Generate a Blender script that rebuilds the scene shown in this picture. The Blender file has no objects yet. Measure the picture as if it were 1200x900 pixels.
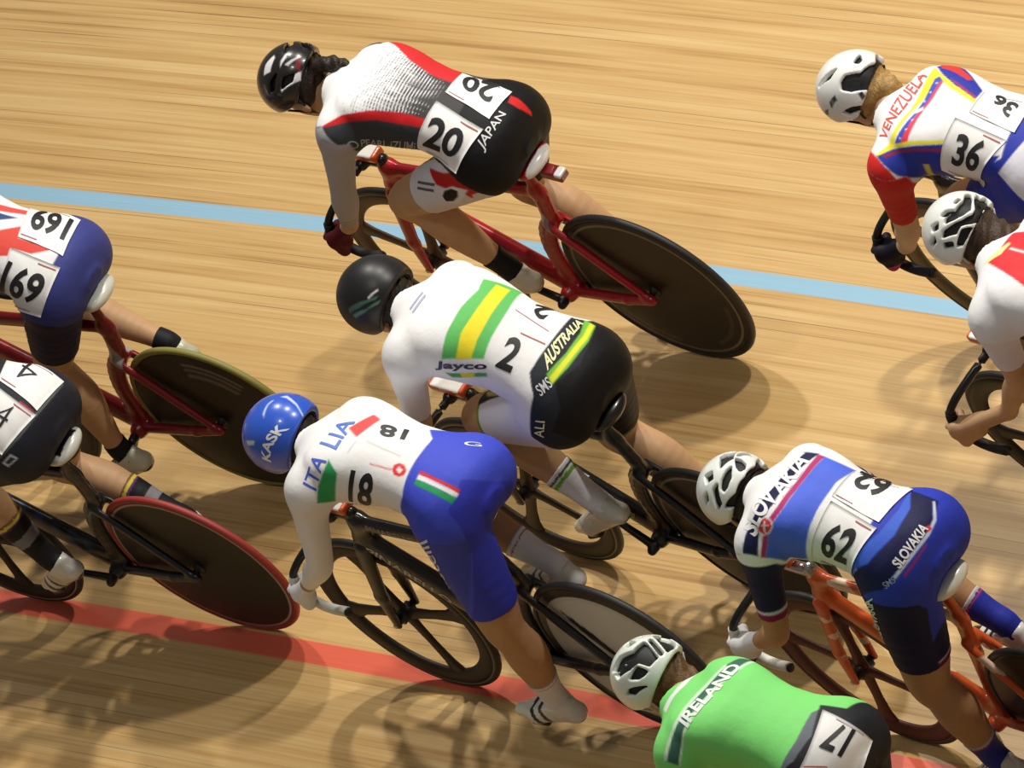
import bpy, bmesh, math, random
import numpy as np
from mathutils import Matrix, Vector
ONLY = None
# ---------------------------------------------------------------- camera, world, lamps, exposure
scn = bpy.context.scene
scn.view_settings.view_transform = 'Standard'; scn.view_settings.look = 'None'; scn.view_settings.gamma = 1.0
scn.view_settings.use_curve_mapping = False
scn.view_settings.exposure = 0.0
COL = scn.collection
def make_camera():
    az, el, roll, f, D = -1.0935960071672868, 0.6203003668648986, -0.6858629224921438, 11352.0, 29.639924377015127
    fw = np.array([math.sin(az) * math.cos(el), math.cos(az) * math.cos(el), -math.sin(el)])
    r = np.cross(fw, [0, 0, 1]); r /= np.linalg.norm(r); d = np.cross(fw, r)
    c, s = math.cos(roll), math.sin(roll)
    R = np.array([[c, -s, 0], [s, c, 0], [0, 0, 1]]) @ np.array([r, d, fw])
    pos = -R.T @ np.array([0, 0, D])
    cam = bpy.data.cameras.new('camera'); cam.sensor_width = 36; cam.lens = f * 36 / 1200; cam.clip_end = 300
    o = bpy.data.objects.new('camera', cam); COL.objects.link(o)
    M = Matrix((( R[0][0], -R[1][0], -R[2][0]), (R[0][1], -R[1][1], -R[2][1]), (R[0][2], -R[1][2], -R[2][2])))
    o.matrix_world = Matrix.Translation(Vector(pos)) @ M.to_4x4()
    scn.camera = o
make_camera()
w = bpy.data.worlds.new('hall'); scn.world = w; w.use_nodes = True
w.node_tree.nodes['Background'].inputs[0].default_value = (1.0, .93, .84, 1); w.node_tree.nodes['Background'].inputs[1].default_value = .13
def hall_or_fill_lamp(dx, dy, power, size, dist=11.0, col=(1, .95, .86)):
    """a ceiling lamp of the arena or the added fill light, (dx, dy) is its slope away from the track normal"""
    t = Vector((1.9, .3, 0)); v = Vector((dx, dy, 1)).normalized() * dist
    l = bpy.data.lights.new('hall_or_fill_lamp', 'AREA'); l.shape = 'DISK'; l.size = size; l.energy = power; l.color = col
    o = bpy.data.objects.new('hall_or_fill_lamp', l); COL.objects.link(o)
    o.location = t + v; o.rotation_euler = v.to_track_quat('Z', 'Y').to_euler()
hall_or_fill_lamp(-.55, .36, 300, .45, 9.5)
hall_or_fill_lamp(-.08, .46, 400, .45, 9.5)
hall_or_fill_lamp(.42, .44, 430, .5, 9.5)
hall_or_fill_lamp(.05, -.30, 90, .9, 9.5)  # added fill light from the infield side, not one of the ceiling lamps
# ---------------------------------------------------------------- distance-field modelling helpers (numpy)
def V3(*a):
    return np.array(a, dtype=float)
def unit(v):
    v = np.asarray(v, float); return v / (np.linalg.norm(v) + 1e-12)
def smin(a, b, k):
    h = np.maximum(k - np.abs(a - b), 0) / k
    return np.minimum(a, b) - h * h * k * 0.25
def smax(a, b, k):
    return -smin(-a, -b, k)
def cone(P, a, b, ra, rb):
    a = np.asarray(a, float); ba = np.asarray(b, float) - a
    pa = P - a
    t = np.clip(pa @ ba / (ba @ ba + 1e-12), 0, 1)
    return np.linalg.norm(pa - t[:, None] * ba, axis=1) - (ra + (rb - ra) * t)
def limb(P, pts, rad, n=5):
    """a smooth tapering limb through pts (Catmull-Rom), radius rad at each"""
    pts = np.asarray(pts, float); q = np.vstack([2 * pts[0] - pts[1], pts, 2 * pts[-1] - pts[-2]])
    r = np.asarray(rad, float); rq = np.concatenate([[r[0]], r, [r[-1]]])
    C = []; Rr = []
    for i in range(1, len(q) - 2):
        for t in np.arange(n) / n:
            c = np.array([-t ** 3 + 2 * t * t - t, 3 * t ** 3 - 5 * t * t + 2, -3 * t ** 3 + 4 * t * t + t, t ** 3 - t * t]) / 2
            C.append(c @ q[i - 1:i + 3]); Rr.append(c @ rq[i - 1:i + 3])
    C.append(pts[-1]); Rr.append(r[-1])
    d = cone(P, C[0], C[1], Rr[0], Rr[1])
    for i in range(1, len(C) - 1):
        d = smin(d, cone(P, C[i], C[i + 1], Rr[i], Rr[i + 1]), .004)
    return d + .0009
def near(P, pts, pad, fn):
    """evaluate fn only close to the box round pts; further off the box distance will do"""
    pts = np.asarray(pts); lo = pts.min(0) - pad; hi = pts.max(0) + pad
    d = np.linalg.norm(np.maximum(np.maximum(lo - P, P - hi), 0), axis=1)
    I = np.where(d < .055)[0]; out = d + .02
    if len(I): out[I] = fn(P[I])
    return out
def flatcone(P, a, b, ra, rb, sy):
    """rounded cone whose section is squeezed sideways (y) by sy"""
    S = np.array([1.0, sy, 1.0])
    return cone(P * S, np.asarray(a) * S, np.asarray(b) * S, ra, rb) / (1 + 0.4 * (sy - 1))
def ellip(P, c, R, r):
    """ellipsoid, R rows are its axes, r radii"""
    q = (P - c) @ np.asarray(R).T / np.asarray(r)
    k0 = np.linalg.norm(q, axis=1)
    k1 = np.linalg.norm(q / np.asarray(r), axis=1) + 1e-9
    return k0 * (k0 - 1) / k1
def rbox(P, c, R, h, r):
    q = np.abs((P - c) @ np.asarray(R).T) - (np.asarray(h) - r)
    return np.linalg.norm(np.maximum(q, 0), axis=1) + np.minimum(q.max(axis=1), 0) - r
def polysd(x, y, poly):
    """signed distance to a closed polygon, negative inside"""
    poly = np.asarray(poly, float); d = np.full(x.shape, 1e9); s = np.ones(x.shape)
    n = len(poly)
    for i in range(n):
        ax, ay = poly[i]; bx, by = poly[i - 1]
        ex, ey = bx - ax, by - ay; wx, wy = x - ax, y - ay
        t = np.clip((wx * ex + wy * ey) / (ex * ex + ey * ey + 1e-15), 0, 1)
        d = np.minimum(d, (wx - ex * t) ** 2 + (wy - ey * t) ** 2)
        c1 = y >= ay; c2 = y < by; c3 = ex * wy > ey * wx
        s = np.where((c1 & c2 & c3) | (~c1 & ~c2 & ~c3), -s, s)
    return s * np.sqrt(d)

def surface(fn, lo, hi, h, newton=2):
    """dual (surface-nets) mesh of fn = 0; returns verts, quads"""
    lo = np.asarray(lo, float) - 2 * h; hi = np.asarray(hi, float) + 2 * h
    B = 4
    nb = np.ceil((hi - lo) / (h * B)).astype(int)
    n = nb * B
    cc = [lo[i] + (np.arange(nb[i]) * B + (B - 1) / 2) * h for i in range(3)]
    C3 = np.stack(np.meshgrid(*cc, indexing='ij'), -1).reshape(-1, 3)
    dc = fn(C3)
    G = np.repeat(np.repeat(np.repeat(dc.reshape(nb), B, 0), B, 1), B, 2).astype(np.float32)
    act = np.where(np.abs(dc) < h * B * 1.9)[0]
    ai = np.stack(np.unravel_index(act, nb), -1) * B
    off = np.stack(np.meshgrid(*[np.arange(B)] * 3, indexing='ij'), -1).reshape(-1, 3)
    I = (ai[:, None, :] + off[None]).reshape(-1, 3)
    for s in range(0, len(I), 400000):
        J = I[s:s + 400000]
        G[J[:, 0], J[:, 1], J[:, 2]] = fn(lo + J * h)
    S = G < 0
    cnt = np.zeros(n - 1, np.int8)
    for dx in (0, 1):
        for dy in (0, 1):
            for dz in (0, 1):
                cnt += S[dx:n[0] - 1 + dx, dy:n[1] - 1 + dy, dz:n[2] - 1 + dz]
    cells = np.argwhere((cnt > 0) & (cnt < 8))
    idx = np.full(n - 1, -1, np.int64); idx[tuple(cells.T)] = np.arange(len(cells))
    acc = np.zeros((len(cells), 3)); num = np.zeros(len(cells))
    cor = [(0, 0, 0), (1, 0, 0), (0, 1, 0), (1, 1, 0), (0, 0, 1), (1, 0, 1), (0, 1, 1), (1, 1, 1)]
    for a in range(8):
        for b in range(a + 1, 8):
            if sum(abs(cor[a][i] - cor[b][i]) for i in range(3)) != 1: continue
            A = cells + cor[a]; Bc = cells + cor[b]
            va = G[tuple(A.T)]; vb = G[tuple(Bc.T)]
            m = (va < 0) != (vb < 0)
            t = np.where(m, va / np.where(m, va - vb, 1), 0)
            acc += np.where(m[:, None], A + (Bc - A) * t[:, None], 0); num += m
    v = lo + acc / num[:, None] * h
    v0 = v.copy(); e = h * 0.3
    for _ in range(newton):
        f0 = fn(v)
        g = np.stack([fn(v + d) - f0 for d in np.eye(3) * e], -1) / e
        gg = (g * g).sum(1) + 1e-6
        v = v - np.clip(f0 / gg, -h, h)[:, None] * g
        v = v0 + np.clip(v - v0, -0.9 * h, 0.9 * h)
    quads = []
    for ax in range(3):
        sl0 = [slice(None)] * 3; sl1 = [slice(None)] * 3
        sl0[ax] = slice(0, -1); sl1[ax] = slice(1, None)
        E = S[tuple(sl0)] != S[tuple(sl1)]
        e3 = np.argwhere(E)
        u, w = (ax + 1) % 3, (ax + 2) % 3
        ok = (e3[:, u] > 0) & (e3[:, w] > 0) & (e3[:, u] < n[u] - 1) & (e3[:, w] < n[w] - 1)
        e3 = e3[ok]
        def cid(du, dw):
            c = e3.copy(); c[:, u] -= du; c[:, w] -= dw
            return idx[tuple(c.T)]
        q = np.stack([cid(1, 1), cid(0, 1), cid(0, 0), cid(1, 0)], -1)
        flip = ~S[tuple(e3.T)]
        q[flip] = q[flip][:, ::-1]
        quads.append(q)
    q = np.concatenate(quads); q = q[(q >= 0).all(1)]
    return v, q

# ---------------------------------------------------------------- the riders' bodies
_SP = np.array([  # s, half width, half depth, centre line offset outwards
    (-.105, .020, .015, .0), (-.092, .075, .055, .0), (-.065, .120, .085, .002), (-.02, .150, .105, .008), (.03, .155, .108, .016), (.12, .132, .096, .030),
    (.20, .128, .094, .038), (.30, .146, .106, .040), (.38, .156, .102, .030), (.44, .156, .092, .020), (.49, .135, .080, .012),
    (.53, .085, .058, .004), (.57, .03, .02, .0)])
def _smooth_table(T, n=260):
    x = np.linspace(T[0, 0], T[-1, 0], n); out = [x]
    k = np.exp(-np.linspace(-2.2, 2.2, 19) ** 2); k /= k.sum()
    for c in range(1, T.shape[1]):
        y = np.interp(x, T[:, 0], T[:, c]); yp = np.pad(y, 9, mode='reflect', reflect_type='odd')
        out.append(np.maximum(np.convolve(yp, k, 'valid'), .012) if c < 3 else np.convolve(yp, k, 'valid'))
    return np.stack(out, 1)
SPINE = _smooth_table(_SP)
class Body:
    def __init__(s, j, opt=None):
        opt = opt or {}
        s.j = j = {k: np.array(v, float) for k, v in j.items()}
        s.w = opt.get('w', 1.0); s.opt = opt
        s.L = np.linalg.norm(j['che'] - j['pel'])
        s.es = unit(j['che'] - j['pel'])
        lat = unit(j['shL'] - j['shR']) * 0.5 + unit(j['hipL'] - j['hipR']) * 0.5
        s.ev = unit(lat - s.es * (lat @ s.es)); s.en = np.cross(s.es, s.ev)
        s.neck = j['che'] + s.es * .045 + s.en * .005
        s.hscale()
        # head frame
        yaw = opt.get('yaw', 0.0) * math.pi / 180; pit = opt.get('pitch', 25) * math.pi / 180; rol = opt.get('roll', 0) * math.pi / 180
        f = V3(math.cos(yaw) * math.cos(pit), math.sin(yaw) * math.cos(pit), -math.sin(pit))
        l = unit(np.cross(V3(0, 0, 1), f)); u = np.cross(f, l)
        l, u = l * math.cos(rol) + u * math.sin(rol), u * math.cos(rol) - l * math.sin(rol)
        s.H = np.stack([f, l, u])
        s.hc = j['head'] - u * .028          # centre of the skull under the helmet
        # feet
        s.foot = {}
        for S in 'LR':
            w = j['bal' + S] - j['ank' + S]; lw = np.linalg.norm(w)
            y = V3(0, 1, 0); a = math.radians(37)
            perp = unit(np.cross(w, y))         # for a forward foot: fwd x left = up
            f = unit(unit(w) * math.cos(a) + perp * math.sin(a))
            u = unit(np.cross(f, y)); yy = np.cross(u, f)
            s.foot[S] = (f, yy, u)
    def torso(s, P):
        q = P - s.j['pel']; a = q @ s.es; v = q @ s.ev; n = q @ s.en
        sc = s.L / .47
        T = SPINE
        A = np.interp(a / sc, T[:, 0], T[:, 1]) * s.w; Bd = np.interp(a / sc, T[:, 0], T[:, 2]) * s.w; h = np.interp(a / sc, T[:, 0], T[:, 3])
        h = h + s.opt.get('hump', 0) * np.sin(np.clip(a / sc / .5, 0, 1) * math.pi)
        e = np.sqrt((np.abs(v) / A) ** 2.3 + (np.abs(n - h) / Bd) ** 2.3 + 1e-9) ** (2 / 2.3)
        d = (e - 1) * np.minimum(A, Bd) * .85
        d = np.maximum(d, np.maximum(-.105 * sc - a, a - .57 * sc))
        return d
    def arm(s, P, S, hand=True):
        j = s.j; sg = 1 if S == 'L' else -1; w = s.w
        sh, el, wr = j['sh' + S], j['el' + S], j['wr' + S]
        mix = lambda a, b, t: a * (1 - t) + b * t
        d = limb(P, [sh - s.ev * sg * .012, mix(sh, el, .35), mix(sh, el, .8), mix(el, wr, .08), mix(el, wr, .35), mix(el, wr, .75), wr],
                 np.array([.060, .047, .038, .036, .038, .028, .024]) * w, 4)
        if hand:
            d = smin(d, s.hand(P, S), .015)
        return d
    def grip(s, S):
        g = s.opt.get('grip' + S, s.opt.get('grip', (.975, .208, .69)))
        sg = 1 if S == 'L' else -1
        return V3(g[0], g[1] * sg, g[2])
    def hand(s, P, S):
        """a palm behind the drop and five fingers closed round it"""
        sg = 1 if S == 'L' else -1
        G = s.grip(S); W = s.j['wr' + S]
        d = unit(V3(*s.opt.get('bard', (-.18, 0, -1))))    # down the drop
        y = V3(0, sg, 0)                                 # outwards
        b = unit(np.cross(d, y)) ; b = b if b[0] < 0 else -b   # towards the rider
        K = G + y * .024 + b * .016                      # knuckle line centre
        r = cone(P, W, K - d * .012, .025, .024)
        r = smin(r, cone(P, W * .35 + K * .65 + d * .02 , K + d * .026, .019, .0165), .02)
        r = smin(r, cone(P, K - d * .028, K + d * .034, .0165, .0150), .012)
        for i, (o, ln) in enumerate(((-.032, .94), (-.011, 1.04), (.010, 1.0), (.031, .84))):
            pts = []
            for k, an in enumerate((0, 52 * ln, 112 * ln, 170 * ln)):
                a = math.radians(-22 + an)
                rr = .0255 if k < 3 else .0235
                pts.append(G + d * (o + .002 * k) + (y * math.cos(a) - b * math.sin(a)) * rr)
            pts[0] = pts[0] + y * .002
            for k in range(3):
                r = smin(r, cone(P, pts[k], pts[k + 1], (.0098, .0090, .0083)[k], (.0090, .0083, .0074)[k]), .005)
        t0 = W * .45 + K * .55 - y * .018 - d * .012; t1 = G - y * .004 + b * .030 - d * .028; t2 = G - y * .026 + b * .006 - d * .034; t3 = G - y * .022 - b * .016 - d * .030
        r = smin(r, cone(P, t0, t1, .014, .0125), .012); r = smin(r, cone(P, t1, t2, .0118, .0105), .006)
        r = smin(r, cone(P, t2, t3, .0103, .0085), .005)
        return r
    def leg(s, P, S):
        j = s.j; w = s.w * s.opt.get('lw', 1.0); H, K, A = j['hip' + S], j['kne' + S], j['ank' + S]
        sg = 1 if S == 'L' else -1
        th = unit(K - H)
        sh = unit(A - K)
        bk = -unit(np.cross(sh, V3(0, 1, 0)))
        if bk[0] > 0: bk = -bk
        LK = np.linalg.norm(A - K)
        d = limb(P, [H + th * .02, H * .7 + K * .3, H * .3 + K * .7, K - bk * .008, K + sh * LK * .16 + bk * .006, K + sh * LK * .36 + bk * .014, K + sh * LK * .62 + bk * .006, K + sh * LK * .86, A],
                 np.array([.093, .087, .073, .057, .052, .058, .047, .034, .033]) * w, 4)
        f, y, u = s.foot[S]
        B = j['bal' + S]
        d = smin(d, cone(P, A - u * .045 - f * .02, B + u * .004, .030, .026), .03)
        d = smin(d, flatcone(P, B, B + f * .055, .026, .018, .8), .02)
        return d
    def glute(s, P, S):
        H = s.j['hip' + S]
        sg = 1 if S == 'L' else -1
        return ellip(P, H - s.es * .006 + s.en * .010, [s.es, s.ev, s.en], (.100 * s.w, .084 * s.w, .094 * s.w))
    def trunk(s, P, arms=True):
        j = s.j
        d = s.torso(P)
        for S in 'LR':
            d = smin(d, near(P, [j['hip' + S]], .105, lambda Q: s.glute(Q, S)), .04)
        d = smin(d, ellip(P, j['pel'] - s.es * .030 + s.en * .012, [s.es, s.ev, s.en], (.072, .11 * s.w, .092)), .04)
        if arms == 'leg':
            return near(P, [j['hipL'], j['kneL'], j['ankL']], .12, lambda Q: smin(s.leg(Q, 'L'), s.glute(Q, 'L'), .035))
        sho = cone(P, j['shL'] - s.ev * .02, j['che'] + s.es * .01 + s.en * .004, .052, .06)
        sho = np.minimum(sho, cone(P, j['shR'] + s.ev * .02, j['che'] + s.es * .01 + s.en * .004, .052, .06))
        d = smin(d, sho, .05)
        # shoulder blades and the trapezius up to the neck
        for sg in (1, -1):
            c = j['pel'] + s.es * (.36 / .47 * s.L) + s.ev * sg * .082 + s.en * .090
            d = smin(d, ellip(P, c, [unit(s.es + s.ev * sg * .35), unit(s.ev - s.es * sg * .35), s.en], (.085, .048, .032)), .05)
        # spine groove and the small of the back
        for S in 'LR':
            d = smin(d, near(P, [j['hip' + S], j['kne' + S], j['ank' + S], j['bal' + S]], .10, lambda Q: s.leg(Q, S)), .035)
            if not arms: continue
            d = smin(d, near(P, [j['sh' + S], j['el' + S], j['wr' + S]], .06, lambda Q: s.arm(Q, S, False)), .045)
            d = smin(d, near(P, [j['wr' + S], s.grip(S)], .055, lambda Q: s.hand(Q, S)), .015)
        return d
    def headf(s, P):
        H = s.H; c = s.hc; f, l, u = H
        d = ellip(P, c + u * .018 - f * .008, H, (.094, .074, .088))
        d = smin(d, ellip(P, c + f * .028 - u * .045, H, (.064, .061, .066)), .04)
        d = smin(d, ellip(P, c + f * .058 - u * .092, H, (.026, .026, .022)), .03)   # chin
        d = smin(d, cone(P, c + f * .086 - u * .020, c + f * .105 - u * .052, .009, .013), .014)   # nose
        d = smin(d, ellip(P, c + f * .086 - u * .076, H, (.012, .026, .008)), .010)   # lips
        for sg in (1, -1):
            d = smax(d, -ellip(P, c + f * .094 - u * .018 + l * sg * .031, H, (.014, .017, .012)), .012)  # eye sockets
            d = smin(d, ellip(P, c + f * .073 - u * .020 + l * sg * .031, H, (.0125, .0125, .0125)), .004)
            d = smin(d, ellip(P, c - f * .008 - u * .030 + l * sg * .076, [unit(f - u * .2), l, unit(u + f * .2)], (.018, .009, .030)), .008)
        return d
    def skin(s, P):
        d = s.trunk(P)
        d = smin(d, cone(P, s.neck - s.es * .03, s.hc - s.H[2] * .055 - s.H[0] * .025, .058 * s.w, .050 * s.w), .04)
        return smin(d, near(P, [s.hc], .13, s.headf), .02)
    def bounds(s, keys, pad):
        A = np.array([s.j[k] for k in keys]); return A.min(0) - pad, A.max(0) + pad
    # limb clipping: everything beyond the hem
    def beyond(s, P, limb, t):
        e = 1e9
        if limb[:3] == 'leg' and t <= 1:
            S = limb[3]; kb, ka = s.j['kne' + S], s.j['ank' + S]
            e = cone(P, kb * .7 + ka * .3, ka, .085, .09)
        return np.minimum(e, s._beyond(P, limb, t))
    def _beyond(s, P, limb, t):
        """negative in the part of a limb past fraction t of the upper bone (t>1: of the lower bone)"""
        if limb[:3] == 'arm':
            S = limb[3]; a, b, c = s.j['sh' + S], s.j['el' + S], s.j['wr' + S]; r1, r2 = .085, .075
            end = s.grip(S)
        else:
            S = limb[3]; a, b, c = s.j['hip' + S], s.j['kne' + S], s.j['ank' + S]; r1, r2 = .12, .085
            end = s.j['bal' + S]
        if t <= 1:
            cut = a + (b - a) * t; ax = unit(b - a)
            d = np.maximum(cone(P, cut, b, r1, r2), (cut - P) @ ax)
            return np.minimum(np.minimum(d, np.maximum(cone(P, b, c, r2, .07), (cut - P) @ ax - .02)), cone(P, c, end, .08 if limb[:3] == 'arm' else .10, .08 if limb[:3] == 'arm' else .12))
        t -= 1; cut = b + (c - b) * t; ax = unit(c - b)
        d = np.maximum(cone(P, cut, c, r2, .07), (cut - P) @ ax)
        return np.minimum(d, np.maximum(cone(P, c, end, .08, .09), (cut - P) @ ax - .0))
    def suit(s, P, off=.004):
        d = s.trunk(P) - off
        d = smin(d, cone(P, s.neck - s.es * .03, s.neck + (s.hc - s.neck) * .25, .060 * s.w, .056 * s.w), .04)
        c = s.opt
        for S in 'LR':
            I = np.where(np.abs(d) < .06)[0]; Q = P[I]
            d[I] = np.maximum(d[I], -s.beyond(Q, 'arm' + S, c.get('sleeve', .6)))
            d[I] = np.maximum(d[I], -s.beyond(Q, 'leg' + S, c.get('short', .68)))
        nd = unit(s.hc - s.H[2] * .055 - s.neck)
        cut = s.neck + nd * .028
        d = np.maximum(d, -np.maximum(cone(P, cut, s.hc, .10, .16), (cut - P) @ nd))
        return d
    # decal frames: origin, e1, e2, normal
    def frame(s, reg):
        if not isinstance(reg, str):        # (region, normal): a plane laid against that part of the garment
            n = unit(V3(*reg[1])); e1 = unit(s.es - n * (s.es @ n)); return s.j['pel'], e1, np.cross(n, e1), n
        if reg == 'torso': return s.j['pel'], s.es, s.ev, s.en
        S = reg[-1]; sg = 1 if S == 'L' else -1
        if reg[:3] == 'fla':
            n = unit(s.ev * .85 * sg + s.en * .45 - s.es * .25); e1 = unit(s.es - n * (s.es @ n)); return s.j['pel'], e1, np.cross(n, e1), n
        if reg[:3] == 'leg': a, b = s.j['hip' + S], s.j['kne' + S]
        elif reg[:3] == 'arm': a, b = s.j['sh' + S], s.j['el' + S]
        elif reg[:3] == 'for': a, b = s.j['el' + S], s.j['wr' + S]
        elif reg[:3] == 'shi': a, b = s.j['kne' + S], s.j['ank' + S]
        elif reg[:3] == 'bum':     # rump seen from behind
            n = unit(-s.es + s.en * .9 + s.ev * .25 * sg); e1 = unit(np.cross(s.ev, n)); e2 = np.cross(n, e1)
            return s.j['pel'], e1, e2, n
        e1 = unit(b - a); out = unit(V3(-.55, .85 * sg, .35)); out = unit(out - e1 * (out @ e1))
        e2 = np.cross(out, e1)
        return a, e1, e2, out

    # ---- helmet coordinates: angle away from the crown, split into forward and left
    HR = np.array([.134, .106, .110])
    def hang(s, P):
        q = (P - s.j['head']) @ s.H.T / s.HR
        n = q / (np.linalg.norm(q, axis=-1, keepdims=True) + 1e-9)
        ang = np.arccos(np.clip(n[..., 2], -1, 1)); h = np.hypot(n[..., 0], n[..., 1]) + 1e-9
        return ang * n[..., 0] / h, ang * n[..., 1] / h
    def hpoint(s, x, y, off=0.0):
        a = np.hypot(x, y); h = a + 1e-9
        n = np.stack([np.sin(a) * x / h, np.sin(a) * y / h, np.cos(a)], -1)
        return s.j['head'] + (n * (s.HR + off)) @ s.H
    def rim(s, q):
        st = s.opt.get('hel', 'vent')
        if st == 'smooth':
            r = -.062 + .50 * np.maximum(q[:, 0] - .045, 0) + .35 * np.maximum(-q[:, 0] - .035, 0)
            return -.066 + .5 * np.maximum(q[:, 0] - .045, 0) + .65 * np.maximum(-q[:, 0] - .02, 0)
        return -.030 + .10 * q[:, 0] + .62 * np.maximum(-q[:, 0] - .035, 0)
    def hscale(s):
        if s.opt.get('hel') == 'smooth': s.HR = np.array([.140, .116, .118])
    def hel_out(s, P):
        q = (P - s.j['head']) @ s.H.T
        d = ellip(P, s.j['head'], s.H, s.HR)
        return d, q
    def helmet(s, P, vents=()):
        d, q = s.hel_out(P)
        sh = np.abs(d + .0085) - .0085
        near = np.abs(sh) < .05
        sh = smax(sh, s.rim(q) - q[:, 2], .006)
        if len(vents):
            I = np.where(near)[0]
            x, y = s.hang(P[I]); v = np.full(len(I), 1e3)
            for poly, mir in vents:
                v = np.minimum(v, polysd(x, y, poly))
                if mir: v = np.minimum(v, polysd(x, -y, poly))
            sh[I] = smax(sh[I], -(v - .030) * .11, .003)
        return sh
    def liner(s, P):
        d = ellip(P, s.j['head'], s.H, s.HR - .016)
        d = np.abs(d + .004) - .004
        q = (P - s.j['head']) @ s.H.T
        return np.maximum(d, s.rim(q) + .004 - q[:, 2])
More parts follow.
